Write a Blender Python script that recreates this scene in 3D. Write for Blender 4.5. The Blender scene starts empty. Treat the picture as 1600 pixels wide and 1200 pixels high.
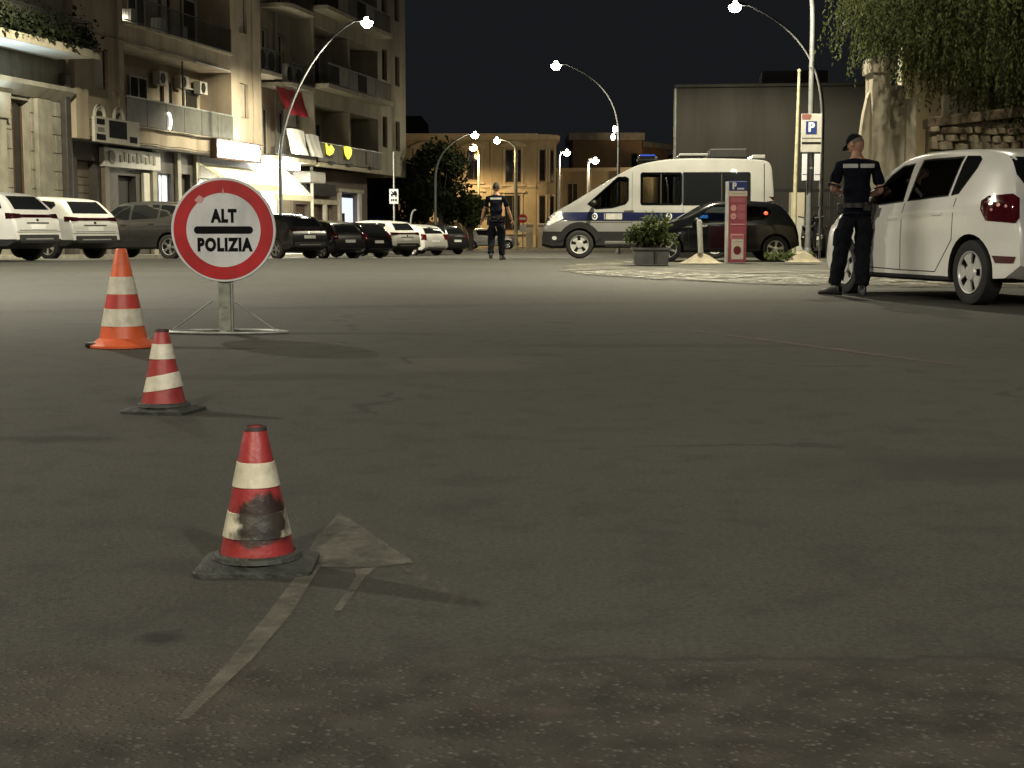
import bpy, bmesh, math, random
from mathutils import Vector, Matrix, noise
from mathutils.bvhtree import BVHTree
random.seed(7)
R = math.radians
SC = bpy.context.scene
COL = SC.collection

# ------------------------------------------------------------------ camera
cam_d = bpy.data.cameras.new("camera"); cam = bpy.data.objects.new("camera", cam_d); COL.objects.link(cam)
cam.location = (0, 0, 0.75)
cam.rotation_euler = (R(90) - math.atan(244 / 2300), 0, 0)
cam_d.sensor_width = 36; cam_d.lens = 36 * 2300 / 1600; cam_d.clip_end = 2000; cam_d.clip_start = .05
cam_d.dof.use_dof = False
SC.camera = cam
# ------------------------------------------------------------------ night sky
W = bpy.data.worlds.new("World"); SC.world = W; W.use_nodes = True
bg = W.node_tree.nodes["Background"]
bg.inputs[0].default_value = (0.0082, 0.0087, 0.0100, 1); bg.inputs[1].default_value = 1.0
SC.view_settings.view_transform = 'Standard'; SC.view_settings.look = 'None'
SC.view_settings.exposure = 0.12; SC.view_settings.gamma = 1.0
SC.view_settings.use_curve_mapping = False
SC.cycles.use_denoising = True
SC.cycles.max_bounces = 5; SC.cycles.diffuse_bounces = 2; SC.cycles.glossy_bounces = 3
SC.cycles.transmission_bounces = 5; SC.cycles.transparent_max_bounces = 8
SC.cycles.sample_clamp_indirect = 3.0; SC.cycles.caustics_reflective = False; SC.cycles.caustics_refractive = False
WARM = (1.0, 0.91, 0.65); SODIUM = (1.0, 0.72, 0.36)
LAMP_POWER = 2600.0

# ------------------------------------------------------------------ materials
def mat(name, col, rough=.6, metal=0.0, var=.12, scale=3.0, bump=0.0, bscale=40.0, emit=0.0, ecol=None, coat=0.0, col2=None, detail=4, spec=None):
    m = bpy.data.materials.new(name); m.use_nodes = True
    nt = m.node_tree; b = nt.nodes["Principled BSDF"]
    b.inputs["Roughness"].default_value = rough; b.inputs["Metallic"].default_value = metal
    if spec is not None: b.inputs["Specular IOR Level"].default_value = spec
    if coat: b.inputs["Coat Weight"].default_value = coat; b.inputs["Coat Roughness"].default_value = .04
    tc = nt.nodes.new("ShaderNodeTexCoord")
    if var > 0 or col2:
        n = nt.nodes.new("ShaderNodeTexNoise"); n.inputs["Scale"].default_value = scale; n.inputs["Detail"].default_value = detail
        nt.links.new(tc.outputs["Object"], n.inputs["Vector"])
        r = nt.nodes.new("ShaderNodeValToRGB")
        r.color_ramp.elements[0].position = .32; r.color_ramp.elements[1].position = .68
        c2 = col2 or tuple(min(1, c * (1 + var)) for c in col)
        c1 = col if col2 else tuple(c * (1 - var) for c in col)
        r.color_ramp.elements[0].color = (*c1, 1); r.color_ramp.elements[1].color = (*c2, 1)
        nt.links.new(n.outputs["Fac"], r.inputs[0]); nt.links.new(r.outputs[0], b.inputs["Base Color"])
    else:
        b.inputs["Base Color"].default_value = (*col, 1)
    if bump:
        n2 = nt.nodes.new("ShaderNodeTexNoise"); n2.inputs["Scale"].default_value = bscale; n2.inputs["Detail"].default_value = 5
        bp = nt.nodes.new("ShaderNodeBump"); bp.inputs["Strength"].default_value = bump; bp.inputs["Distance"].default_value = .02
        nt.links.new(tc.outputs["Object"], n2.inputs["Vector"]); nt.links.new(n2.outputs["Fac"], bp.inputs["Height"])
        nt.links.new(bp.outputs[0], b.inputs["Normal"])
    if emit:
        b.inputs["Emission Color"].default_value = (*(ecol or col), 1); b.inputs["Emission Strength"].default_value = emit
    return m

def glass(name, tint=(.75, .8, .8), trans=.6):
    m = bpy.data.materials.new(name); m.use_nodes = True; nt = m.node_tree
    for n in list(nt.nodes): nt.nodes.remove(n)
    o = nt.nodes.new("ShaderNodeOutputMaterial"); mx = nt.nodes.new("ShaderNodeMixShader")
    t = nt.nodes.new("ShaderNodeBsdfTransparent"); t.inputs[0].default_value = (*[c * trans for c in tint], 1)
    g = nt.nodes.new("ShaderNodeBsdfGlossy"); g.inputs["Roughness"].default_value = .03
    fr = nt.nodes.new("ShaderNodeFresnel"); fr.inputs[0].default_value = 1.5
    nt.links.new(fr.outputs[0], mx.inputs[0]); nt.links.new(t.outputs[0], mx.inputs[1]); nt.links.new(g.outputs[0], mx.inputs[2])
    nt.links.new(mx.outputs[0], o.inputs[0]); return m

M = dict(
    white_paint=mat("white_paint", (.80, .79, .75), .28, coat=.6, var=.05, scale=2.5),
    pearl_paint=mat("pearl_white_paint", (.55, .545, .52), .28, coat=.6, var=.05, scale=2.5),
    blue_glow=mat("blue_reflection", (.1, .3, 1), .4, var=0, emit=1.6, ecol=(.08, .38, 1)),
    red_glow=mat("red_reflection", (1, .1, .05), .4, var=0, emit=1.5, ecol=(1, .10, .05)),
    van_white=mat("van_white", (.26, .26, .252), .32, coat=.5, var=.06, scale=2),
    black_paint=mat("black_paint", (.012, .012, .014), .25, coat=.7, var=.2),
    navy_paint=mat("navy_paint", (.004, .0045, .006), .18, coat=.25, spec=.3, var=.2),
    grey_paint=mat("grey_paint", (.045, .044, .043), .3, metal=.4, coat=.6, var=.1),
    silver_paint=mat("silver_paint", (.35, .35, .34), .3, metal=.5, coat=.6, var=.08),
    black_plastic=mat("black_plastic", (.014, .014, .014), .55, var=.2, scale=8),
    dark_glass=mat("dark_glass", (.008, .009, .010), .04, var=0, spec=.6),
    car_glass=glass("car_glass", trans=.40), clear_glass=glass("clear_glass", trans=.8),
    tyre=mat("tyre_rubber", (.016, .016, .016), .8, var=.25, scale=12, bump=.3, bscale=60),
    alloy=mat("alloy", (.55, .55, .54), .3, metal=.8, var=.08, scale=12),
    hubcap=mat("hubcap", (.62, .62, .60), .35, metal=.35, var=.08, scale=12),
    chrome=mat("chrome", (.7, .7, .7), .12, metal=1, var=.03),
    red_lens=mat("red_lens", (.060, .004, .007), .08, coat=1, var=.25, scale=14),
    lens=mat("headlight_lens", (.75, .75, .75), .08, coat=1, var=.2, scale=9),
    lit_lens=mat("lit_headlight", (1, 1, 1), .2, var=0, emit=40, ecol=(.95, .97, 1)),
    plate=mat("number_plate", (.72, .72, .70), .4, var=.05),
    stripe_blue=mat("stripe_blue", (.007, .010, .05), .3, coat=.5, var=.12),
    seam=mat("seam_shadow_gap", (.02, .02, .02), .8, var=0),
    steel=mat("galvanised_steel", (.33, .34, .32), .45, metal=.55, var=.22, scale=9, bump=.15, bscale=25),
    old_steel=mat("weathered_steel", (.30, .32, .27), .55, metal=.2, var=.3, scale=14, bump=.2, bscale=30),
    lamp_pole=mat("lamp_pole_paint", (.16, .165, .165), .5, metal=.3, var=.15, scale=5),
    lamp_pole_mid=mat("lamp_pole_mid", (.20, .21, .22), .5, metal=.3, var=.15, scale=5),
    lamp_pole_pale=mat("lamp_pole_pale", (.40, .42, .44), .5, metal=.2, var=.12, scale=5),
    beige_post=mat("beige_post", (.42, .40, .27), .55, var=.25, scale=6),
    bulb=mat("lamp_lens", (1, .95, .85), .3, var=0, emit=60, ecol=(1, .93, .76)),
    bulb_sodium=mat("lamp_lens_sodium", (1, .8, .5), .3, var=0, emit=45, ecol=(1, .70, .32)),
    red_sheet=mat("red_sign_sheeting", (.50, .014, .022), .4, var=.22, scale=5),
    white_sheet=mat("white_sign_sheeting", (.80, .82, .85), .3, var=.10, scale=5, coat=.3, bump=.25, bscale=7),
    sign_back=mat("sign_aluminium", (.45, .46, .46), .45, metal=.7, var=.1),
    black_ink=mat("black_ink", (.008, .008, .009), .7, var=.2, spec=.1),
    blue_ink=mat("blue_ink", (.02, .04, .20), .4, var=.1),
    rubber=mat("cone_rubber_base", (.032, .035, .031), .65, var=.4, scale=16, bump=.5, bscale=40),
    cone_cap=mat("dark_cone_cap", (.03, .02, .02), .7, var=.3),
    skin=mat("skin", (.42, .23, .16), .5, var=.10, scale=20),
    hair=mat("dark_hair", (.016, .014, .012), .7, var=.3, scale=60, bump=.6, bscale=120),
    navy_cloth=mat("navy_uniform", (.006, .007, .011), .9, spec=.12, var=.3, scale=25, bump=.25, bscale=90),
    navy_shirt=mat("navy_polo_shirt", (.005, .006, .012), .9, spec=.12, var=.25, scale=25, bump=.2, bscale=120),
    leather=mat("black_leather", (.010, .010, .010), .4, var=.2, scale=20),
    reflect=mat("reflective_strip", (.42, .42, .40), .4, var=.12, scale=20),
    plaster=mat("beige_plaster", (.40, .335, .25), .85, var=.14, scale=.9, bump=.15, bscale=14, detail=8),
    plaster2=mat("grey_plaster", (.33, .29, .23), .85, var=.14, scale=.9, bump=.15, bscale=14, detail=8),
    plaster3=mat("olive_plaster", (.33, .30, .225), .85, var=.12, scale=.8, bump=.15, bscale=14, detail=8),
    inner=mat("loggia_plaster", (.30, .255, .19), .9, var=.15, scale=1.5),
    stone=mat("limestone", (.30, .285, .235), .85, var=.16, scale=1.8, bump=.35, bscale=12, detail=8),
    dark_wall=mat("dark_shopfront", (.05, .045, .04), .6, var=.25, scale=3),
    shutter=mat("roller_shutter", (.15, .12, .095), .6, var=.15, scale=4),
    brown_shutter=mat("brown_shutter", (.09, .06, .045), .6, var=.2, scale=3),
    pale_shutter=mat("pale_shutter", (.34, .30, .24), .6, var=.1, scale=5),
    parapet=mat("parapet_panel", (.10, .10, .085), .5, var=.2, scale=3),
    parapet2=mat("grey_parapet", (.20, .19, .16), .7, var=.15, scale=2),
    railing=mat("iron_railing", (.03, .03, .028), .5, metal=.3, var=.2),
    slab=mat("balcony_concrete", (.42, .38, .29), .8, var=.12, scale=2.2, bump=.2, bscale=20),
    soffit=mat("white_soffit", (.72, .74, .73), .7, var=.08, scale=1.2),
    window_dark=mat("window_pane_dark", (.018, .018, .016), .06, var=.2, scale=2, spec=.6),
    frame_w=mat("pale_frame", (.5, .48, .42), .6, var=.1),
    frame_b=mat("brown_frame", (.10, .05, .03), .6, var=.15),
    ac_white=mat("white_casing", (.52, .51, .46), .5, var=.08, scale=6),
    tarp=mat("white_tarp", (.66, .65, .61), .6, var=.08, scale=4, bump=.3, bscale=8),
    red_cloth=mat("red_cloth", (.34, .02, .03), .8, var=.2, scale=5),
    awning=mat("cream_awning", (.68, .66, .46), .8, var=.06, scale=2),
    lit_sign=mat("lit_shop_sign", (1, 1, .95), .5, var=0, emit=9, ecol=(1, .97, .86)),
    lit_letter=mat("lit_shop_letter", (1, 1, 1), .5, var=0, emit=26, ecol=(1, .98, .92)),
    lit_window=mat("lit_shop_window", (1, .95, .8), .5, var=0, emit=3.2, ecol=(1, .94, .76)),
    cool_window=mat("cool_lit_window", (.8, .9, 1), .5, var=0, emit=1.1, ecol=(.78, .90, 1.0)),
    cool_door=mat("cool_lit_doorway", (.8, .85, 1), .5, var=0, emit=.85, ecol=(.66, .76, 1.0)),
    yellow_lit=mat("yellow_lit", (1, .95, .1), .5, var=0, emit=1.2, ecol=(.95, .88, .05)),
    warm_bulb=mat("warm_small_lamp", (1, 1, .9), .4, var=0, emit=22, ecol=(1, .95, .82)),
    ochre=mat("ochre_plaster", (.40, .315, .19), .85, var=.15, scale=.5, bump=.1, bscale=5, detail=8),
    ochre_trim=mat("ochre_trim", (.48, .39, .26), .85, var=.12, scale=1),
    terracotta=mat("terracotta_plaster", (.40, .26, .15), .9, var=.15, scale=.4),
    far_dark=mat("dark_masonry", (.05, .045, .042), .9, var=.2, scale=.5),
    shed=mat("grey_shed_wall", (.052, .050, .044), .9, var=.10, scale=.35, bump=.1, bscale=6, detail=8),
    roof=mat("flat_roof", (.10, .095, .09), .9, var=.15),
    cream=mat("cream_plaster", (.56, .50, .39), .85, var=.15, scale=1.3, bump=.2, bscale=10, detail=8),
    rubble=mat("rubble_stone", (.31, .26, .185), .9, var=.4, scale=4, bump=.5, bscale=14),
    rubble2=mat("rubble_stone_brown", (.26, .20, .14), .9, var=.3, scale=4, bump=.5, bscale=14),
    mortar=mat("mortar", (.20, .16, .11), .95, var=.2, scale=6, bump=.4, bscale=30),
    kerb=mat("kerb_stone", (.36, .345, .29), .8, var=.25, scale=5, bump=.3, bscale=25),
    bark=mat("bark", (.075, .06, .045), .9, var=.35, scale=9, bump=.8, bscale=16),
    trough=mat("grey_planter", (.105, .105, .098), .7, var=.18, scale=6, bump=.2, bscale=30),
    soil=mat("soil", (.05, .04, .03), .95, var=.3, scale=20, bump=.6, bscale=30),
    sand=mat("sandy_ground", (.30, .265, .195), .95, var=.35, scale=2.5, bump=.5, bscale=30),
    white_post=mat("white_post", (.72, .71, .67), .5, var=.1, scale=5),
    totem_red=mat("totem_red", (.40, .085, .125), .5, var=.08, scale=3),
    totem_red2=mat("totem_light_red", (.46, .15, .19), .5, var=.08, scale=3),
    totem_pink=mat("totem_pink", (.78, .42, .42), .5, var=.05),
    totem_cream=mat("totem_cream", (.72, .62, .56), .5, var=.06),
    totem_dark=mat("totem_dark_red", (.16, .01, .025), .5, var=.06),
    paper=mat("pale_paper", (.70, .71, .78), .6, var=.05),
    sign_grey=mat("grey_sign_face", (.50, .49, .46), .5, var=.08),
    smoked_lens=mat("smoked_red_lens", (.018, .003, .004), .1, coat=.6, var=.2),
    lens_glint=mat("tail_lens_glint", (.75, .35, .36), .15, var=.05, coat=1),
    brown_red=mat("faded_red_print", (.24, .09, .08), .6, var=.2),
    beacon=mat("blue_beacon", (.02, .05, .35), .2, var=0),
)

def weather(m, amt=.5, sx=1.3, sz=.10, sc=1.0):
    # rain streaks and grime with a shape of their own
    nt = m.node_tree; L = nt.links; b = nt.nodes["Principled BSDF"]; src = b.inputs["Base Color"].links[0].from_socket
    tc = nt.nodes.new("ShaderNodeTexCoord"); mp = nt.nodes.new("ShaderNodeMapping"); mp.inputs["Scale"].default_value = (sx, sx, sz)
    n = nt.nodes.new("ShaderNodeTexNoise"); n.inputs["Scale"].default_value = sc; n.inputs["Detail"].default_value = 7; n.inputs["Roughness"].default_value = .68
    mr = nt.nodes.new("ShaderNodeMapRange"); mr.inputs[1].default_value = .47; mr.inputs[2].default_value = .68; mr.inputs[4].default_value = amt
    mx = nt.nodes.new("ShaderNodeMix"); mx.data_type = 'RGBA'; mx.blend_type = 'MULTIPLY'
    L.new(tc.outputs["Object"], mp.inputs[0]); L.new(mp.outputs[0], n.inputs["Vector"]); L.new(n.outputs["Fac"], mr.inputs[0]); L.new(mr.outputs[0], mx.inputs[0])
    L.new(src, mx.inputs[6]); mx.inputs[7].default_value = (.42, .39, .34, 1); L.new(mx.outputs[2], b.inputs["Base Color"])
for k_, a_, sx_, sz_ in (('plaster', .55, 1.2, .12), ('plaster2', .6, 1.2, .12), ('plaster3', .6, 1.0, .10), ('stone', .6, 1.6, .5), ('shed', .6, .5, .06), ('ochre', .5, .6, .12), ('terracotta', .5, .5, .1),
                         ('cream', .55, 2.0, .4), ('slab', .5, 2.0, 1.0), ('parapet2', .5, 2.5, .4), ('parapet', .5, 2.5, .5), ('van_white', .18, 1.2, .5), ('white_paint', .14, 1.4, .6), ('pearl_paint', .2, 1.4, .6), ('white_sheet', .28, 5, 3), ('white_post', .4, 5, 2), ('totem_red', .25, 6, 2), ('sign_grey', .35, 5, 2)):
    weather(M[k_], a_, sx_, sz_)
def leaf_mat(name, a, b):
    m = mat(name, a, .75, var=.3, scale=1.6, col2=b, spec=.15); nt = m.node_tree; p = nt.nodes["Principled BSDF"]
    tr = nt.nodes.new("ShaderNodeBsdfTranslucent"); mx = nt.nodes.new("ShaderNodeMixShader"); mx.inputs[0].default_value = .38
    nt.links.new(p.inputs["Base Color"].links[0].from_socket, tr.inputs[0]); nt.links.new(p.outputs[0], mx.inputs[1]); nt.links.new(tr.outputs[0], mx.inputs[2])
    nt.links.new(mx.outputs[0], nt.nodes["Material Output"].inputs[0]); return m
M['leaf_pepper'] = leaf_mat("pepper_leaf", (.055, .068, .026), (.125, .145, .06))
M['leaf_bush'] = leaf_mat("bush_leaf", (.05, .07, .024), (.12, .15, .055))
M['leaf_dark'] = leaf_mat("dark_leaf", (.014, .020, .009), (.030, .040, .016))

def asphalt():
    m = bpy.data.materials.new("asphalt"); m.use_nodes = True; nt = m.node_tree; L = nt.links; N = nt.nodes.new
    b = nt.nodes["Principled BSDF"]; b.inputs["Roughness"].default_value = .76; b.inputs["Specular IOR Level"].default_value = .36
    tc = N("ShaderNodeTexCoord"); P = tc.outputs["Object"]
    def nz(scale, det=4, vec=P, rough=.55):
        n = N("ShaderNodeTexNoise"); n.inputs["Scale"].default_value = scale; n.inputs["Detail"].default_value = det
        n.inputs["Roughness"].default_value = rough; L.new(vec, n.inputs["Vector"]); return n.outputs["Fac"]
    def mth(op, a, b_, clamp=False):
        n = N("ShaderNodeMath"); n.operation = op; n.use_clamp = clamp
        for i, v in enumerate((a, b_)):
            if isinstance(v, (int, float)): n.inputs[i].default_value = v
            else: L.new(v, n.inputs[i])
        return n.outputs[0]
    def rng(v, a, b_, c=0, d=1):
        n = N("ShaderNodeMapRange"); n.inputs[1].default_value = a; n.inputs[2].default_value = b_; n.inputs[3].default_value = c; n.inputs[4].default_value = d
        L.new(v, n.inputs[0]); return n.outputs[0]
    def mix(f, a, b_):
        n = N("ShaderNodeMix"); n.data_type = 'RGBA'
        L.new(f, n.inputs[0])
        for i, v in ((6, a), (7, b_)):
            if isinstance(v, tuple): n.inputs[i].default_value = (*v, 1)
            else: L.new(v, n.inputs[i])
        return n.outputs[2]
    fine = nz(260, 2); mid = nz(55, 4); patch = nz(.55, 6); big = nz(.16, 4)
    c = mix(rng(patch, .35, .68), (.030, .0293, .0248), (.054, .0528, .045))
    c = mix(rng(big, .4, .65, 0, .5), c, (.066, .064, .054))
    c = mix(rng(fine, .42, .66, 0, .55), c, (.085, .083, .070))
    c = mix(rng(fine, .40, .28, 0, .6), c, (.018, .018, .015))
    grain = nz(75, 8, rough=.85)
    c = mix(rng(grain, .50, .66, 0, .9), c, (.105, .103, .085))
    c = mix(rng(grain, .48, .34, 0, .9), c, (.012, .012, .010))
    c = mix(rng(nz(19, 7, rough=.75), .50, .66, 0, .35), c, (.075, .074, .060))
    c = mix(rng(nz(4.5, 7, rough=.7), .50, .36, 0, .4), c, (.018, .018, .015))
    # old coarse surface close to the camera, past a ragged joint
    sep = N("ShaderNodeSeparateXYZ"); L.new(P, sep.inputs[0])
    yy = mth('ADD', sep.outputs[1], mth('MULTIPLY', mth('SUBTRACT', nz(13, 7), .5), .12))
    old = rng(yy, 2.58, 2.42)
    vor = N("ShaderNodeTexVoronoi"); vor.inputs["Scale"].default_value = 70; L.new(P, vor.inputs["Vector"])
    chip = rng(vor.outputs["Distance"], .42, .18)
    chipsel = mth('MULTIPLY', chip, rng(nz(30, 6, rough=.8), .46, .62, 0, .8))
    oldc = mix(chipsel, mix(rng(nz(9, 4), .35, .65), (.022, .0205, .016), (.058, .053, .043)), (.20, .185, .155))
    redsp = mth('MULTIPLY', rng(nz(7, 3), .62, .72), .25)
    oldc = mix(redsp, oldc, (.10, .05, .04))
    c = mix(old, c, oldc)
    joint = mth('MULTIPLY', rng(yy, 2.495, 2.507), rng(yy, 2.528, 2.518))
    joint = mth('MULTIPLY', joint, rng(sep.outputs[0], -.3, .1, 0, .5))
    c = mix(joint, c, (.015, .014, .012))
    # oil stain and tar patches of their own shape, and painted shade at the nearest cone
    def blob(cx, cy, rx, ry, col, amt, c, ns=9, w=.6):
        dx = mth('DIVIDE', mth('SUBTRACT', sep.outputs[0], cx), rx); dy = mth('DIVIDE', mth('SUBTRACT', sep.outputs[1], cy), ry)
        d = mth('SQRT', mth('ADD', mth('MULTIPLY', dx, dx), mth('MULTIPLY', dy, dy)), 0)
        d = mth('ADD', d, mth('MULTIPLY', mth('SUBTRACT', nz(ns, 5), .5), 1.2))
        return mix(rng(d, 1.0, 1.0 - w, 0, amt), c, col)
    c = blob(-.645, 2.64, .055, .06, (.010, .010, .008), .9, c, 22)
    c = blob(-1.62, 5.2, .28, .12, (.012, .012, .010), .75, c, 6)
    c = blob(-.25, 8.1, .55, .5, (.10, .095, .075), .5, c, 3)
    c = blob(-.62, 2.3, .30, .22, (.085, .074, .055), .45, c, 14)
    c = blob(-.55, 3.22, .38, .10, (.018, .017, .014), .5, c, 5)  # shade streak painted left and right of the nearest cone
    c = blob(1.6, 4.6, .9, .35, (.026, .025, .021), .6, c, 2.2)
    c = blob(3.0, 6.5, 1.3, .5, (.064, .062, .050), .45, c, 1.6)
    c = blob(-1.2, 7.4, .7, .25, (.024, .023, .019), .6, c, 2.5)
    c = blob(.9, 9.4, 1.5, .22, (.022, .021, .018), .5, c, 2.0)
    # transverse seams and cracks
    crv = N("ShaderNodeTexVoronoi"); crv.feature = 'DISTANCE_TO_EDGE'; crv.inputs["Scale"].default_value = .32
    dn = N("ShaderNodeTexNoise"); dn.inputs["Scale"].default_value = 2.2; dn.inputs["Detail"].default_value = 6; L.new(P, dn.inputs["Vector"])
    va = N("ShaderNodeVectorMath"); va.operation = 'MULTIPLY_ADD'; va.inputs[1].default_value = (.7, .7, 0); L.new(dn.outputs["Color"], va.inputs[0]); L.new(P, va.inputs[2]); L.new(va.outputs[0], crv.inputs["Vector"])
    c = mix(mth('MULTIPLY', rng(crv.outputs[0], .010, .003), rng(nz(1.1), .52, .58, 0, .6)), c, (.014, .014, .012))
    L.new(c, b.inputs["Base Color"])
    h = mth('ADD', mth('MULTIPLY', fine, .5), mth('MULTIPLY', mth('MULTIPLY', chip, old), .9))
    bp = N("ShaderNodeBump"); bp.inputs["Strength"].default_value = .8; bp.inputs["Distance"].default_value = .008
    L.new(mth('ADD', h, mth('ADD', mth('MULTIPLY', mid, .5), grain)), bp.inputs["Height"]); L.new(bp.outputs[0], b.inputs["Normal"])
    return m
M['asphalt'] = asphalt()

def worn(name, col, lo, hi, scale=30, stretch=(1, 1, 1), amt=.8):
    m = mat(name, col, .7, var=.2, scale=25); nt = m.node_tree; L = nt.links
    tc = nt.nodes.new("ShaderNodeTexCoord"); mp = nt.nodes.new("ShaderNodeMapping"); mp.inputs["Scale"].default_value = stretch
    n = nt.nodes.new("ShaderNodeTexNoise"); n.inputs["Scale"].default_value = scale; n.inputs["Detail"].default_value = 7; n.inputs["Roughness"].default_value = .65
    mr = nt.nodes.new("ShaderNodeMapRange"); mr.inputs[1].default_value = lo; mr.inputs[2].default_value = hi; mr.inputs[4].default_value = amt
    tr = nt.nodes.new("ShaderNodeBsdfTransparent"); mx = nt.nodes.new("ShaderNodeMixShader")
    L.new(tc.outputs["Object"], mp.inputs[0]); L.new(mp.outputs[0], n.inputs["Vector"]); L.new(n.outputs["Fac"], mr.inputs[0]); L.new(mr.outputs[0], mx.inputs[0])
    L.new(tr.outputs[0], mx.inputs[1]); L.new(nt.nodes["Principled BSDF"].outputs[0], mx.inputs[2])
    L.new(mx.outputs[0], nt.nodes["Material Output"].inputs[0]); return m
M['dusty'] = worn("dusty_pavement", (.21, .195, .15), .40, .66, 1.6, (1, .8, 1), .85)
M['worn_paint'] = worn("worn_white_paint", (.20, .19, .15), .30, .68, 9, (1.2, .8, 1), .55)
M['faint_paint'] = worn("faint_white_paint", (.13, .122, .10), .45, .70, 26, (1.5, .45, 1), .5)
M['pink_paint'] = worn("faint_pink_paint", (.16, .10, .085), .4, .6, 8, (1, 1, 1), .6)
M['pale_spill'] = worn("pale_gravel_spill", (.52, .50, .42), .52, .62, 4.5, (1, .6, 1), .9)

def scuffed(name, base):
    """cone plastic with a black tyre scuff of its own shape, in the cone's own coordinates"""
    m = mat(name, base, .45, var=.15, scale=18, bump=.15, bscale=40); nt = m.node_tree; L = nt.links
    b = nt.nodes["Principled BSDF"]; src = b.inputs["Base Color"].links[0].from_socket
    tc = nt.nodes.new("ShaderNodeTexCoord")
    def scuff(c, r, ns, amt, src):
        mp = nt.nodes.new("ShaderNodeMapping"); mp.inputs["Location"].default_value = [-c[i] / r[i] for i in range(3)]
        mp.inputs["Scale"].default_value = [1 / v for v in r]; L.new(tc.outputs["Object"], mp.inputs[0])
        ln = nt.nodes.new("ShaderNodeVectorMath"); ln.operation = 'LENGTH'; L.new(mp.outputs[0], ln.inputs[0])
        n = nt.nodes.new("ShaderNodeTexNoise"); n.inputs["Scale"].default_value = ns; n.inputs["Detail"].default_value = 6; L.new(tc.outputs["Object"], n.inputs["Vector"])
        a = nt.nodes.new("ShaderNodeMath"); a.operation = 'MULTIPLY_ADD'; a.inputs[1].default_value = 1.0; L.new(n.outputs["Fac"], a.inputs[0]); L.new(ln.outputs["Value"], a.inputs[2])
        mr = nt.nodes.new("ShaderNodeMapRange"); mr.inputs[1].default_value = 1.55; mr.inputs[2].default_value = 1.25; mr.inputs[4].default_value = amt; L.new(a.outputs[0], mr.inputs[0])
        mx = nt.nodes.new("ShaderNodeMix"); mx.data_type = 'RGBA'; L.new(mr.outputs[0], mx.inputs[0]); L.new(src, mx.inputs[6]); mx.inputs[7].default_value = (.022, .018, .015, 1)
        return mx.outputs[2]
    s = scuff((.024, -.06, .122), (.066, .10, .066), 34, .97, src)
    s = scuff((.0, -.06, .085), (.055, .10, .026), 60, .7, s)
    L.new(s, b.inputs["Base Color"]); return m
M['cone_red_scuff'] = scuffed("scuffed_cone_red", (.30, .032, .034))
M['cone_white_scuff'] = scuffed("scuffed_cone_white", (.60, .56, .44))
M['cone_red'] = mat("cone_red", (.33, .042, .042), .5, var=.18, scale=18, bump=.1, bscale=40)
M['cone_white'] = mat("cone_white_sheeting", (.66, .62, .52), .45, var=.12, scale=20)
M['cone_orange'] = mat("cone_orange", (.68, .125, .045), .45, var=.10, scale=14)
M['cone_orange2'] = mat("cone_dull_red", (.48, .055, .05), .45, var=.12, scale=14)

for k_, a_ in (('cone_red', .45), ('cone_white', .5), ('cone_orange', .22), ('cone_red_scuff', .4), ('cone_white_scuff', .45)): weather(M[k_], a_, 14, 9)

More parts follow.
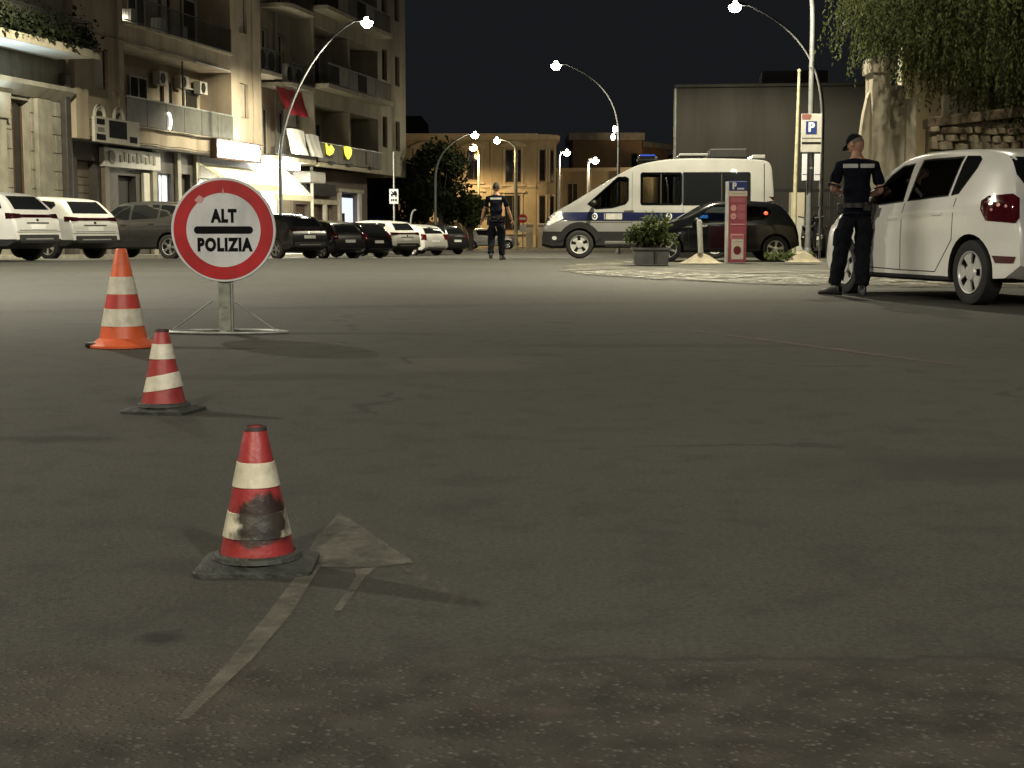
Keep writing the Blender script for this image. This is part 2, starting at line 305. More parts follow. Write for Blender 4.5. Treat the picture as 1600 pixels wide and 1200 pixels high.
# ------------------------------------------------------------------ mesh helpers
class MB:
    def __init__(s): s.v = []; s.f = []; s.m = []
    def add(s, vs, fs, mi=0):
        o = len(s.v); s.v += [tuple(v) for v in vs]; s.f += [tuple(i + o for i in f) for f in fs]; s.m += [mi] * len(fs); return s
    def box(s, x0, x1, y0, y1, z0, z1, mi=0, mtx=None):
        vs = [(x, y, z) for z in (z0, z1) for y in (y0, y1) for x in (x0, x1)]
        if mtx is not None: vs = [tuple(mtx @ Vector(v)) for v in vs]
        return s.add(vs, [(0, 2, 3, 1), (4, 5, 7, 6), (0, 1, 5, 4), (2, 6, 7, 3), (0, 4, 6, 2), (1, 3, 7, 5)], mi)
    def tube(s, pts, radii, n=10, mi=0, cap=True):
        pts = [Vector(p) for p in pts]
        if not isinstance(radii, (list, tuple)): radii = [radii] * len(pts)
        o = len(s.v); up = None
        for i, p in enumerate(pts):
            t = (pts[min(i + 1, len(pts) - 1)] - pts[max(i - 1, 0)]).normalized()
            if up is None:
                a = Vector((0, 0, 1)) if abs(t.z) < .9 else Vector((1, 0, 0)); up = (a - t * a.dot(t)).normalized()
            else: up = (up - t * up.dot(t)).normalized()
            w = t.cross(up)
            for k in range(n):
                q = 2 * math.pi * k / n; s.v.append(tuple(p + (up * math.cos(q) + w * math.sin(q)) * radii[i]))
        for i in range(len(pts) - 1):
            for k in range(n):
                s.f.append((o + i * n + k, o + i * n + (k + 1) % n, o + (i + 1) * n + (k + 1) % n, o + (i + 1) * n + k)); s.m.append(mi)
        if cap:
            s.f.append(tuple(o + k for k in range(n))[::-1]); s.f.append(tuple(o + (len(pts) - 1) * n + k for k in range(n))); s.m += [mi, mi]
        return s
    def lathe(s, prof, n=32, mi=0, axis='z', c=(0, 0, 0), cap=True, dz=None):
        o = len(s.v)
        for (r, z) in prof:
            for k in range(n):
                q = 2 * math.pi * k / n; x, y = r * math.cos(q), r * math.sin(q)
                zz = z + (dz(q) if dz else 0)
                p = (x, y, zz) if axis == 'z' else ((x, zz, y) if axis == 'y' else (zz, x, y))
                s.v.append((p[0] + c[0], p[1] + c[1], p[2] + c[2]))
        for i in range(len(prof) - 1):
            for k in range(n):
                s.f.append((o + i * n + k, o + i * n + (k + 1) % n, o + (i + 1) * n + (k + 1) % n, o + (i + 1) * n + k)); s.m.append(mi)
        if cap:
            s.f.append(tuple(o + k for k in range(n))[::-1]); s.f.append(tuple(o + (len(prof) - 1) * n + k for k in range(n))); s.m += [mi, mi]
        return s
    def ball(s, c, r, n=16, h=10, mi=0):
        r = (r, r, r) if isinstance(r, (int, float)) else r
        o = len(s.v)
        for i in range(h + 1):
            a = -math.pi / 2 + math.pi * i / h
            for k in range(n):
                q = 2 * math.pi * k / n
                s.v.append((c[0] + r[0] * math.cos(a) * math.cos(q), c[1] + r[1] * math.cos(a) * math.sin(q), c[2] + r[2] * math.sin(a)))
        for i in range(h):
            for k in range(n):
                s.f.append((o + i * n + k, o + i * n + (k + 1) % n, o + (i + 1) * n + (k + 1) % n, o + (i + 1) * n + k)); s.m.append(mi)
        return s
    def prism(s, poly, d0, d1, plane='xz', mi=0):
        def p3(a, b, d): return (a, d, b) if plane == 'xz' else ((a, b, d) if plane == 'xy' else (d, a, b))
        n = len(poly); vs = [p3(a, b, d0) for a, b in poly] + [p3(a, b, d1) for a, b in poly]
        fs = [tuple(range(n)), tuple(range(2 * n - 1, n - 1, -1))] + [(i, i + n, (i + 1) % n + n, (i + 1) % n) for i in range(n)]
        return s.add(vs, fs, mi)
    def mesh(s, name, mats, smooth=None, weld=True, bevel=0):
        me = bpy.data.meshes.new(name); me.from_pydata(s.v, [], s.f)
        for m in (mats if isinstance(mats, (list, tuple)) else [mats]): me.materials.append(m)
        me.polygons.foreach_set("material_index", s.m)
        bm = bmesh.new(); bm.from_mesh(me)
        if weld: bmesh.ops.remove_doubles(bm, verts=bm.verts, dist=1e-5)
        bmesh.ops.recalc_face_normals(bm, faces=bm.faces)
        if bevel:
            es = [e for e in bm.edges if len(e.link_faces) == 2 and e.calc_face_angle(0) > .6]
            bmesh.ops.bevel(bm, geom=es, offset=bevel, segments=2, profile=.6, affect='EDGES', clamp_overlap=True)
        bm.to_mesh(me); bm.free()
        if smooth is not None: set_smooth(me, smooth)
        return me
    def build(s, name, mats, parent=None, smooth=None, bevel=0, loc=None, weld=True):
        return obj(name, s.mesh(name, mats, smooth, weld, bevel), parent, loc)

def set_smooth(me, ang):
    me.polygons.foreach_set("use_smooth", [True] * len(me.polygons))
    try: me.set_sharp_from_angle(angle=R(ang))
    except Exception: pass
    me.update()
def obj(name, me, parent=None, loc=None):
    o = bpy.data.objects.new(name, me); COL.objects.link(o)
    if parent: o.parent = parent
    if loc is not None: o.location = loc
    return o
def tag(o, label, cat, group=None, kind=None):
    o['label'] = label; o['category'] = cat
    if group: o['group'] = group
    if kind: o['kind'] = kind
    return o
def struct(o, label=None, kind='structure'):
    o['kind'] = kind
    if label: o['label'] = label
    return o
def thing(name, loc, rz, label, cat, group=None):
    o = bpy.data.objects.new(name, None); COL.objects.link(o); o.location = loc; o.rotation_euler = (0, 0, rz)
    o.empty_display_size = .2
    return tag(o, label, cat, group)
def copy_tree(o, parent=None):
    c = o.copy(); COL.objects.link(c)
    if parent: c.parent = parent
    for ch in list(o.children): copy_tree(ch, c)
    return c
def text_mesh(s, size, bold=0, ext=.002, space=1.0):
    cu = bpy.data.curves.new("lettering", 'FONT'); cu.body = s; cu.size = size; cu.offset = bold; cu.extrude = ext
    cu.align_x = 'CENTER'; cu.align_y = 'CENTER'; cu.space_character = space; cu.resolution_u = 3
    o = bpy.data.objects.new("lettering", cu); COL.objects.link(o)
    me = bpy.data.meshes.new_from_object(o.evaluated_get(bpy.context.evaluated_depsgraph_get()))
    bpy.data.objects.remove(o); bpy.data.curves.remove(cu); return me
def text(s, size, m, parent, loc, rot=(R(90), 0, 0), bold=0, sx=1, space=1.0, name='lettering'):
    me = text_mesh(s, size, bold, space=space); me.materials.clear(); me.materials.append(m)
    o = obj(name, me, parent, loc); o.rotation_euler = rot; o.scale = (sx, 1, 1); return o
def evaluated(me, mods):
    o = bpy.data.objects.new("temporary", me); COL.objects.link(o); extra = []
    mods(o)
    r = bpy.data.meshes.new_from_object(o.evaluated_get(bpy.context.evaluated_depsgraph_get()))
    bpy.data.objects.remove(o); return r
def bvh_of(me):
    me.calc_loop_triangles()
    return BVHTree.FromPolygons([v.co.copy() for v in me.vertices], [tuple(t.vertices) for t in me.loop_triangles])
def panel(name, bvh, poly, O, U, V, m, parent, off=.004, thick=.02, step=.1, dist=4.0, smooth=True):
    """a sheet with thickness whose outline poly lies in plane (O,U,V) and which follows the body surface behind it"""
    O, U, V = Vector(O), Vector(U).normalized(), Vector(V).normalized(); D = U.cross(V).normalized()  # D points away from the body
    bm = bmesh.new(); vs = [bm.verts.new((a, b, 0)) for a, b in poly]; bm.faces.new(vs)
    xs = [a for a, b in poly]; ys = [b for a, b in poly]
    for ax, lo, hi in ((0, min(xs), max(xs)), (1, min(ys), max(ys))):
        k = int((hi - lo) / step)
        for i in range(1, k + 1):
            c = [0, 0, 0]; nrm = [0, 0, 0]; c[ax] = lo + (hi - lo) * i / (k + 1); nrm[ax] = 1
            bmesh.ops.bisect_plane(bm, geom=bm.verts[:] + bm.edges[:] + bm.faces[:], plane_co=c, plane_no=nrm)
    bmesh.ops.triangulate(bm, faces=[f for f in bm.faces if len(f.verts) > 4])
    miss = []
    for v in bm.verts:
        o = O + U * v.co.x + V * v.co.y + D * dist
        h = bvh.ray_cast(o, -D, 60)
        if h[0] is None: miss.append(v); v.co = O + U * v.co.x + V * v.co.y
        else: v.co = h[0] + D * off
    if miss:
        good = [v for v in bm.verts if v not in miss]
        if good:
            for v in miss:
                g = min(good, key=lambda q: (q.co - v.co).length); dd = (g.co - v.co).dot(D); v.co = v.co + D * dd
    bnd = [e for e in bm.edges if e.is_boundary]
    ex = bmesh.ops.extrude_edge_only(bm, edges=bnd)
    for g in ex['geom']:
        if isinstance(g, bmesh.types.BMVert): g.co -= D * thick
    bmesh.ops.recalc_face_normals(bm, faces=bm.faces)
    me = bpy.data.meshes.new(name); bm.to_mesh(me); bm.free(); me.materials.append(m)
    if smooth: set_smooth(me, 50)
    return obj(name, me, parent)
def ellipse(cx, cy, rx, ry, n=20): return [(cx + rx * math.cos(2 * math.pi * k / n), cy + ry * math.sin(2 * math.pi * k / n)) for k in range(n)]
def rect(x0, x1, z0, z1, r=0, n=3):
    if not r: return [(x0, z0), (x1, z0), (x1, z1), (x0, z1)]
    out = []
    for cx, cz, a in ((x1 - r, z0 + r, -90), (x1 - r, z1 - r, 0), (x0 + r, z1 - r, 90), (x0 + r, z0 + r, 180)):
        for k in range(n + 1): q = R(a + 90 * k / n); out.append((cx + r * math.cos(q), cz + r * math.sin(q)))
    return out

# ------------------------------------------------------------------ ground
def gz(y):
    if y < 36: return 0.0
    if y < 60: return -0.02 * (y - 36)
    return -0.48 - 0.006 * (y - 60)
g = MB(); ys = [-60, -20, 0, 20, 36, 40, 48, 60, 80, 120, 200, 900]; xs = [-700, -60, -20, 0, 20, 60, 700]
g.add([(x, y, gz(y)) for y in ys for x in xs], [(j * 7 + i, j * 7 + i + 1, (j + 1) * 7 + i + 1, (j + 1) * 7 + i) for j in range(len(ys) - 1) for i in range(6)])
struct(g.build("ground", M['asphalt']))

# faded arrow on the road (one marking, thin sheets of paint)
def sheet(poly, z=.004):
    b = MB(); n = len(poly); b.add([(x, y, z) for x, y in poly], [tuple(range(n))]); return b
am = sheet([(-.455, 3.83), (-.22, 3.24), (-.30, 3.20), (-.47, 3.20), (-.475, 3.50)])
arrow = am.build("road_arrow_marking", M['worn_paint']); struct(arrow, "worn white arrow tip painted on the asphalt beside the scuffed cone")
sheet([(-.462, 3.2), (-.425, 3.2), (-.43, 2.8), (-.452, 2.5), (-.495, 2.18), (-.512, 2.18), (-.49, 2.5), (-.476, 2.8)]).build("arrow_edge_stripe", M['worn_paint'], arrow)
sheet([(-.30, 3.19), (-.345, 3.17), (-.335, 3.1), (-.35, 2.82), (-.335, 2.82), (-.315, 3.1)], .005).build("arrow_inner_stripe", M['worn_paint'], arrow)
sheet([(-.22, 3.24), (-.25, 3.2), (-.12, 2.86), (-.09, 2.86)], .005).build("arrow_edge_stripe", M['faint_paint'], arrow)
struct(sheet([(1.27, 10.7), (1.36, 10.72), (2.5, 8.0), (2.42, 7.96)]).build("road_line_marking", M['pink_paint']))

# right-hand pavement, kerb stones, pale spill
pv = [(1.3, 30.0), (.95, 28.2), (1.05, 26.6), (.8, 25.4), (1.15, 24.3), (1.2, 23.2), (1.75, 22.4), (2.1, 21.2), (2.7, 20.6), (3.2, 19.5), (4.0, 19.1), (4.9, 18.5), (9, 18.3), (20, 18.3), (30, 33), (30, 60), (6.5, 60), (5.5, 41), (2.4, 32.2)]
b = MB(); n = len(pv)
b.add([(x, y, gz(y) + .02) for x, y in pv] + [(x, y, gz(y) - .3) for x, y in pv], [tuple(range(n))] + [(i, (i + 1) % n, (i + 1) % n + n, i + n) for i in range(n)])
pave = b.build("pavement", M['dusty']); struct(pave)
def along(poly, step):
    out = []
    for (x0, y0), (x1, y1) in zip(poly, poly[1:]):
        L = math.hypot(x1 - x0, y1 - y0); k = max(1, round(L / step))
        for i in range(k): out.append(((x0 + (x1 - x0) * i / k, y0 + (y1 - y0) * i / k), (x0 + (x1 - x0) * (i + 1) / k, y0 + (y1 - y0) * (i + 1) / k)))
    return out
sheet([(.9, 24.0), (2.1, 21.2), (3.9, 19.0), (6.5, 18.8), (9, 19), (9, 21.5), (6, 22.5), (3.6, 23.2), (1.6, 25.4)], .026).build("gravel_spill", M['pale_spill'], pave)['kind'] = 'stuff'
# left-hand pavement along the buildings
def facp(s, out, z=0):
    """point on the street front of the left-hand row: s metres along it, out metres towards the street"""
    return (-16.9 + .196 * s + .981 * out, 44 + .981 * s - .196 * out, z)
b = MB(); rows = [-30, -10, 4, 20, 36, 52]
for s in rows:
    for out, dz in ((3.2, -.3), (3.2, .12), (-2, .12)):
        p = facp(s, out); b.v.append((p[0], p[1], gz(p[1]) + dz))
b.f = [(i * 3 + j, i * 3 + j + 1, i * 3 + j + 4, i * 3 + j + 3) for i in range(5) for j in range(2)]; b.m = [0] * 10
struct(b.build("sidewalk", M['kerb']))

# ------------------------------------------------------------------ street lamps (the light of the place, with unseen ones added)
def bez(p0, p1, p2, p3, n=14):
    out = []
    for i in range(n + 1):
        t = i / n; out.append(tuple((1 - t) ** 3 * Vector(p0) + 3 * (1 - t) ** 2 * t * Vector(p1) + 3 * (1 - t) * t * t * Vector(p2) + t ** 3 * Vector(p3)))
    return out
def street_lamp(base, head, label, group='curved street lamps', power=LAMP_POWER, col=WARM, m='lamp_pole', r=.075, bulb='bulb', hs=1.0, straight=.6, bulge=1.0, size=.12, aim=None, cone=165, globe=False, blend=.35):
    base = (base[0], base[1], gz(base[1]) if len(base) < 3 else base[2])
    t = thing('street_lamp', base, 0, label, 'street lamp', group)
    h = Vector(head) - Vector(base); H = h.z; k = H * straight
    pts = [(0, 0, 0), (0, 0, 1.0), (0, 0, k)] + bez((0, 0, k), (0, 0, k + (H - k) * .55 * bulge), (h.x * .35, h.y * .35, H - (H - k) * .18), (h.x * .93, h.y * .93, H + .02))[1:]
    rr = [r * 1.25, r * 1.2, r] + [r * (1 - .55 * i / 14) for i in range(1, 15)]
    MB().tube(pts, rr, 12).build('pole', M[m], t, smooth=40)
    MB().lathe([(r * 1.9, 0), (r * 1.9, .06), (r * 1.4, .25), (r * 1.26, .27)], 16).build('base_collar', M[m], t, smooth=40)
    d = Vector((h.x, h.y, 0)); d = d.normalized() if d.length > .05 else Vector((-1, 0, 0)); a = math.atan2(d.y, d.x)
    hd = MB(); n = 14
    prof = [(-.18, .04, .04), (-.05, .10, .08), (.08, .15, .12), (.28, .16, .12), (.38, .11, .08), (.42, .02, .02)]
    for (x, w, z) in prof:
        for q in range(n):
            an = 2 * math.pi * q / n; hd.v.append((x * hs, w * hs * math.cos(an), max(-.02, z * math.sin(an)) * hs))
    for i in range(len(prof) - 1):
        for q in range(n): hd.f.append((i * n + q, i * n + (q + 1) % n, (i + 1) * n + (q + 1) % n, (i + 1) * n + q)); hd.m.append(0)
    hd.f.append(tuple(range(n))); hd.f.append(tuple((len(prof) - 1) * n + q for q in range(n))); hd.m += [0, 0]
    ho = hd.build('lamp_head', M[m], t, smooth=45); ho.location = h; ho.rotation_euler = (0, 0, a)
    bl = MB().ball((.2 * hs, 0, -.05 * hs), (.20 * hs, .19 * hs, .18 * hs), 16, 10).build('lens', M[bulb], ho, smooth=60)
    if power:
        ld = bpy.data.lights.new('lamp_light', 'POINT' if globe else 'SPOT'); ld.energy = power; ld.color = col; ld.shadow_soft_size = size
        if not globe: ld.spot_size = R(cone); ld.spot_blend = blend
        lo = bpy.data.objects.new('lamp_light', ld); COL.objects.link(lo); lo.location = Vector(head) + d * .2 * hs + Vector((0, 0, -.36 * hs - .04))
        if aim: lo.rotation_euler = Vector(aim).to_track_quat('-Z', 'Y').to_euler()
    return t
street_lamp((7.25, 36.2), (4.1, 33.6, 9.1), 'tall pale street lamp carrying the blue P parking board', m='lamp_pole_mid', r=.062, straight=.62, power=8200, cone=144, blend=.4)
street_lamp((11.45, 55), (8.38, 55, 8.85), 'curved street lamp rising behind the parking board, in front of the grey shed', hs=1.15, straight=.55, power=3000)
street_lamp((5.45, 76), (2.48, 76, 9.0), 'curved street lamp lit above the police van roof, its arm fading into the sky', hs=1.25, r=.07, straight=.62, power=3600)
street_lamp((-9.9, 63.5), (-6.35, 63.2, 9.4), 'curved street lamp in front of the cream shop awning', hs=1.25, straight=.42, bulge=.5, m='lamp_pole_mid', power=7200, aim=(-.2, .2, -.95), cone=135)
street_lamp((-14.7, 40, .12), (-11.6, 39, 9.4), 'added street lamp by the stone building, mostly out of view', power=8500, aim=(-.45, .3, -.85), cone=120)  # unseen lamp added to brighten the left-hand facades
street_lamp((9.5, 21.5), (6.3, 21.8, 8.8), 'added street lamp right of the white hatchback, out of view', power=1000)  # unseen lamp added to light the gate wall and tree
street_lamp((-12.2, 24.5), (-9.6, 24.5, 9.0), 'added street lamp on the left-hand roadside ahead of the stop sign, out of view', power=8200, cone=144, blend=.6, col=(1, .93, .74))  # unseen lamp added to brighten the middle stretch of road
street_lamp((-14.2, 10.6), (-13.0, 11.0, 8.6), 'added street lamp on the left-hand roadside level with the stop sign, out of view', power=4600, size=.22, col=(1, .93, .74))  # unseen lamp added to light the hatchback's side from the left
street_lamp((8.8, -8), (5.6, -7, 8.8), 'added street lamp behind the viewer on the right-hand roadside', power=4200, col=(1, .95, .85), size=.3)  # added behind the camera to light the sign and foreground
street_lamp((-6.4, -9), (-3.8, -8, 8.8), 'added street lamp behind the viewer on the left-hand roadside', power=4200, size=.3)  # second lamp added behind the camera, for sign face and near road
street_lamp((-2.65, 118), (-2.9, 117.6, 7.1), 'short amber street lamp in front of the ochre corner house', group='far lamps', power=3800, cone=172, col=SODIUM, bulb='bulb_sodium', hs=1.5, straight=.92, m='beige_post', size=.3)
street_lamp((13.6, 129), (13.0, 128, 5.6), 'added street lamp hidden behind the police van', group='far lamps', globe=True, power=700, col=(1, .74, .42))  # unseen lamp added to brighten the brown house beyond
street_lamp((-4.75, 92), (-2.52, 92, 6.5), 'street lamp standing in the dark tree with its lit head right of the crown', group='far lamps', globe=True, hs=1.15, power=250)
street_lamp((.26, 101), (-.78, 101, 6.7), 'straight pale pole lamp in front of the ochre house, lit by amber light', group='far lamps', hs=1.2, straight=.9, m='beige_post', r=.11, power=500, col=(1, .75, .42))
street_lamp((3.55, 112), (3.85, 112, 6.45), 'post-top lamp just beside the ochre house corner', group='far lamps', globe=True, hs=1.35, straight=.92, m='white_post', power=330, col=(1, .85, .55))
street_lamp((5.75, 112), (6.0, 112, 5.85), 'post-top lamp seen above the police van windscreen', group='far lamps', globe=True, hs=1.35, straight=.92, m='white_post', power=330, col=(1, .85, .55))
# signal pair on the arm lamp by the terracotta building
t = thing('lantern_pair', (5.45, 76, 0), 0, 'two small white lanterns fixed one above the other on the lamp pole above the van', 'lantern')
for z, dx in ((5.75, -.22), (5.35, -.30)):
    MB().ball((dx, -.05, z), (.10, .10, .17), 12, 8).build('lens', M['warm_bulb'], t, smooth=60)
    MB().tube([(dx, -.05, z + .12), (dx * .4, 0, z + .2), (0, 0, z + .1)], .03, 6).build('bracket', M['lamp_pole'], t)
# assumed unseen pole, added so its shadow crosses road and white hatchback's doors
t = thing('assumed_pole', (-5.5, 12.97, 0), 0, 'assumed plain steel pole at the left-hand roadside, out of view, added for its shadow', 'pole')
MB().tube([(0, 0, 0), (0, 0, 4), (0, 0, 8.5)], [.11, .10, .075], 14).build('pole_shaft', M['lamp_pole'], t, smooth=40)
MB().lathe([(.2, 0), (.2, .05), (.14, .08)], 16).build('base_collar', M['steel'], t)

# ------------------------------------------------------------------ cars
def interp(tab, x):
    if x <= tab[0][0]: return tab[0][1]
    for (a, p), (b_, q) in zip(tab, tab[1:]):
        if x <= b_:
            return p + (q - p) * (x - a) / (b_ - a) if b_ > a else q
    return tab[-1][1]
def smooth_tab(tab, k=1):
    for _ in range(k):
        out = [tab[0]]
        for (a, b_) in zip(tab, tab[1:]):
            out += [(a[0] * .75 + b_[0] * .25, a[1] * .75 + b_[1] * .25), (a[0] * .25 + b_[0] * .75, a[1] * .25 + b_[1] * .75)]
        out.append(tab[-1]); tab = out
    return tab
def wheel_mesh(r, w, style):
    ty = MB(); rr = r * .66
    ty.lathe([(rr, -w * .42), (r * .90, -w * .5), (r * .975, -w * .44), (r, -w * .3), (r, w * .3), (r * .975, w * .44), (r * .90, w * .5), (rr, w * .42)], 40, axis='y', cap=False)
    ty.lathe([(rr, -w * .42), (rr * .9, -w * .1), (rr * .9, w * .3), (rr, w * .42)], 40, axis='y', cap=False)
    tm = ty.mesh('wheel', M['tyre'], 40)
    ri = MB()
    # outer side is -y ; rim lip, dark well, spokes
    ri.lathe([(rr * 1.0, -w * .43), (rr * .99, -w * .48), (rr * .93, -w * .46), (rr * .90, -w * .38)], 40, axis='y', cap=False)
    ri.lathe([(rr * .92, -w * .18), (.02, -w * .16)], 32, axis='y', mi=1)
    if style == 'hubcap':
        for k in range(5):
            a = 2 * math.pi * k / 5 + .3
            pts = []
            for (q, rad) in ((-.42, .88), (-.30, .90), (0, .91), (.30, .90), (.42, .88), (.36, .60), (.22, .30), (-.22, .30), (-.36, .60)):
                pts.append((rr * rad * math.cos(a + q), rr * rad * math.sin(a + q)))
            n = len(pts); o = [(x, -w * .40, z) for x, z in pts] + [(x, -w * .3, z) for x, z in pts]
            ri.add(o, [tuple(range(n)), tuple(range(2 * n - 1, n - 1, -1))] + [(i, (i + 1) % n, (i + 1) % n + n, i + n) for i in range(n)])
        ri.lathe([(rr * .42, -w * .34), (rr * .36, -w * .45), (.004, -w * .46)], 20, axis='y')
        mm = [M['hubcap'], M['black_plastic']]
    else:
        ns = 5
        for k in range(ns):
            a = 2 * math.pi * k / ns + .25
            for da in ((-.13, .13) if style == 'split' else (0,)):
                pts = []; wd = .30 if style == 'star' else .13
                for (q, rad) in ((-wd * .62, .92), (wd * .62, .92), (wd, .3), (-wd, .3)):
                    pts.append((rr * rad * math.cos(a + q + da), rr * rad * math.sin(a + q + da)))
                o = [(x, -w * .42 if i < 2 else -w * .36, z) for i, (x, z) in enumerate(pts)] + [(x, -w * .22, z) for x, z in pts]
                ri.add(o, [(0, 1, 2, 3), (7, 6, 5, 4)] + [(i, (i + 1) % 4, (i + 1) % 4 + 4, i + 4) for i in range(4)])
        ri.lathe([(rr * .33, -w * .2), (rr * .30, -w * .38), (rr * .12, -w * .42), (.004, -w * .42)], 20, axis='y')
        mm = [M['alloy'], M['black_plastic']]
    return tm, ri.mesh('rim', mm, 35)

def car_body(S):
    """lofted shell: profile top/bottom along x, tumblehome sides; returns a closed mesh"""
    L, Wd = S['L'], S['W']; top = smooth_tab(S['top'], S.get('sm', 2)); belt = S['belt']; bot = S['bot']
    n = S.get('n', 96); xs = []
    for i in range(n + 1):
        t = i / n; t = .5 - .5 * math.cos(math.pi * t); xs.append(-L / 2 + L * (.55 * t + .45 * i / n))
    b = MB(); ring = None; H = max(z for _, z in top)
    for x in xs:
        zt = interp(top, x); zb = interp(bot, x); zl = min(interp(belt, x), zt - .02)
        u = (x + L / 2) / L
        pw = 1 - S.get('taper_r', .10) * max(0, 1 - u / .22) ** 2.2 - S.get('taper_f', .16) * max(0, 1 - (1 - u) / .26) ** 2.2
        w = Wd / 2 * pw; k = max(0, (zt - zl)) / max(.1, H - interp(belt, 0)); wr = w - S['inset'] * min(1, k) ** .9 - .02
        zc = max(zb + .06, min(S['clad'], zl - .05)); zm = zc + (zl - zc) * .55
        half = [(0, zb), (w * .75, zb), (w * .93, zb + .02), (w * .985, zb + .07 if zb + .07 < zc else (zb + zc) / 2), (w * .992, zc), (w * .992 + .001, zc + .012), (w, zm), (w * .992, zl - .05), (w * .972, zl)]
        wb = w * .965
        for q in (.3, .6, .82): half.append((wb + (wr - wb) * q ** 1.15, zl + (zt - .05 - zl) * q if zt - .05 > zl else zl + (zt - zl) * q * .8))
        rz = max(zl + (zt - zl) * .86, zt - .045)
        half += [(wr - .015, rz), (wr - .06, zt - (zt - rz) * .35), (wr * .75, zt - .008 * min(1, (zt - zl) * 3)), (wr * .4, zt), (0, zt + .004)]
        pts = half + [(-y, z) for y, z in half[-2:0:-1]]
        o = len(b.v); b.v += [(x, y, z) for y, z in pts]; m = len(pts)
        if ring is not None:
            for i in range(m): b.f.append((ring + i, ring + (i + 1) % m, o + (i + 1) % m, o + i)); b.m.append(0)
        else: b.f.append(tuple(range(m))[::-1]); b.m.append(0)
        ring = o
    b.f.append(tuple(ring + i for i in range(m))); b.m.append(0)
    me = b.mesh('body', [S['paint'], M['black_plastic']], None)
    return me
def cutter_mesh(S):
    c = MB(); r = S['wr'] + .055
    for wx in S['wheels']:
        for s in (-1, 1):
            y0, y1 = sorted((s * (S['W'] / 2 - .30), s * (S['W'] / 2 + .2)))
            n = 28; ang = [2 * math.pi * k / n for k in range(n)]
            vs = [(wx + r * math.cos(a), y0, S['wr'] + r * math.sin(a)) for a in ang] + [(wx + r * math.cos(a), y1, S['wr'] + r * math.sin(a)) for a in ang]
            c.add(vs, [tuple(range(n)), tuple(range(2 * n - 1, n - 1, -1))] + [(i, (i + 1) % n, (i + 1) % n + n, i + n) for i in range(n)], 1)
    for poly in S.get('through', []):
        c.prism(poly, -S['W'], S['W'], 'xz', 1)
    return c.mesh('cutter', [S['paint'], M['black_plastic']])
def make_car(S, loc, rz, label, cat='car', group=None, name='parked_car'):
    t = thing(name, loc, rz, label, cat, group)
    raw = car_body(S); bv = bvh_of(raw)
    co = bpy.data.objects.new('temporary_cutter', cutter_mesh(S)); COL.objects.link(co)
    def mods(o):
        m = o.modifiers.new('cut', 'BOOLEAN'); m.operation = 'DIFFERENCE'; m.object = co; m.solver = 'EXACT'
    me = evaluated(raw, mods); bpy.data.objects.remove(co)
    me.name = 'body'
    for p in me.polygons:
        z = sum(me.vertices[i].co.z for i in p.vertices) / len(p.vertices)
        if p.material_index == 0 and z < S['clad'] + .004: p.material_index = 1
    set_smooth(me, 38); obj('body', me, t)
    wm, rm = wheel_mesh(S['wr'], S.get('ww', .2), S['rim'])
    for wx in S['wheels']:
        for s in (1, -1):
            wo = obj('wheel', wm, t, (wx, -s * (S['W'] / 2 - .5 * S.get('ww', .2) - .012), S['wr']))
            wo.rotation_euler = (0, random.uniform(0, 6), 0 if s > 0 else math.pi); obj('rim', rm, wo)
    gl = S.get('glass', M['dark_glass'])
    hw = S['W']
    for nm, poly in S['side']:
        for s in (1, -1):   # s=1: the -y side ; s=-1: the +y side
            pl = poly if s > 0 else [(-x, z) for x, z in poly][::-1]
            panel(nm, bv, pl, (0, -hw * s, 0), (s, 0, 0), (0, 0, 1), {'window': gl}.get(nm, S.get('pm', {}).get(nm, M['seam'])), t, off=.004 if nm != 'door_seam' else .002, dist=1)
    for nm, poly, m in S.get('side_parts', []):
        for s in (1, -1):
            pl = poly if s > 0 else [(-x, z) for x, z in poly][::-1]
            panel(nm, bv, pl, (0, -hw * s, 0), (s, 0, 0), (0, 0, 1), M[m], t, off=.007, dist=1)
    rstep = S.get('rstep', .1)
    for nm, poly, m in S.get('rear', []):     # rear view plane: U=-y... seen from behind, x axis towards the viewer
        panel(nm, bv, poly, (-S['L'], 0, 0), (0, -1, 0), (0, 0, 1), M[m] if m != 'glass' else gl, t, off=.006, dist=1, step=rstep)
    for nm, poly, m in S.get('front', []):
        panel(nm, bv, poly, (S['L'], 0, 0), (0, 1, 0), (0, 0, 1), M[m] if m != 'glass' else gl, t, off=.006, dist=1)
    for nm, poly, m, ang in S.get('corner', []):   # wraps a corner: plane turned by ang from the rear plane towards the side
        for s in (1, -1):
            a = R(ang) * s; D = Vector((-math.cos(a), math.sin(a), 0)); U = Vector((0, 0, 1)).cross(D) * 1
            pl = poly if s > 0 else [(-x, z) for x, z in poly][::-1]
            panel(nm, bv, pl, D * .01, U, (0, 0, 1), M[m], t, off=.013, dist=4, step=.035)
    if S.get('mirror'):
        x, z, m = S['mirror']
        for s in (1, -1):
            MB().ball((x, s * (S['W'] / 2 + .08), z), (.07, .10, .075), 12, 8).build('wing_mirror', m, t, smooth=60)
    for s in (1, -1):
        for hx, hz in S.get('handles', []):
            MB().box(hx - .09, hx + .09, s * (S['W'] / 2 - .012) - .018, s * (S['W'] / 2 - .012) + .018, hz - .016, hz + .016).build('handle', S['paint'] if not S.get('hm') else S['hm'], t, bevel=.006)
    t['bounds'] = 0; del t['bounds']
    return t, bv

def seam(x0, z0, x1, z1, w=.005):
    dx, dz = x1 - x0, z1 - z0; L = math.hypot(dx, dz); nx, nz = -dz / L * w, dx / L * w
    return [(x0 - nx, z0 - nz), (x1 - nx, z1 - nz), (x1 + nx, z1 + nz), (x0 + nx, z0 + nz)]

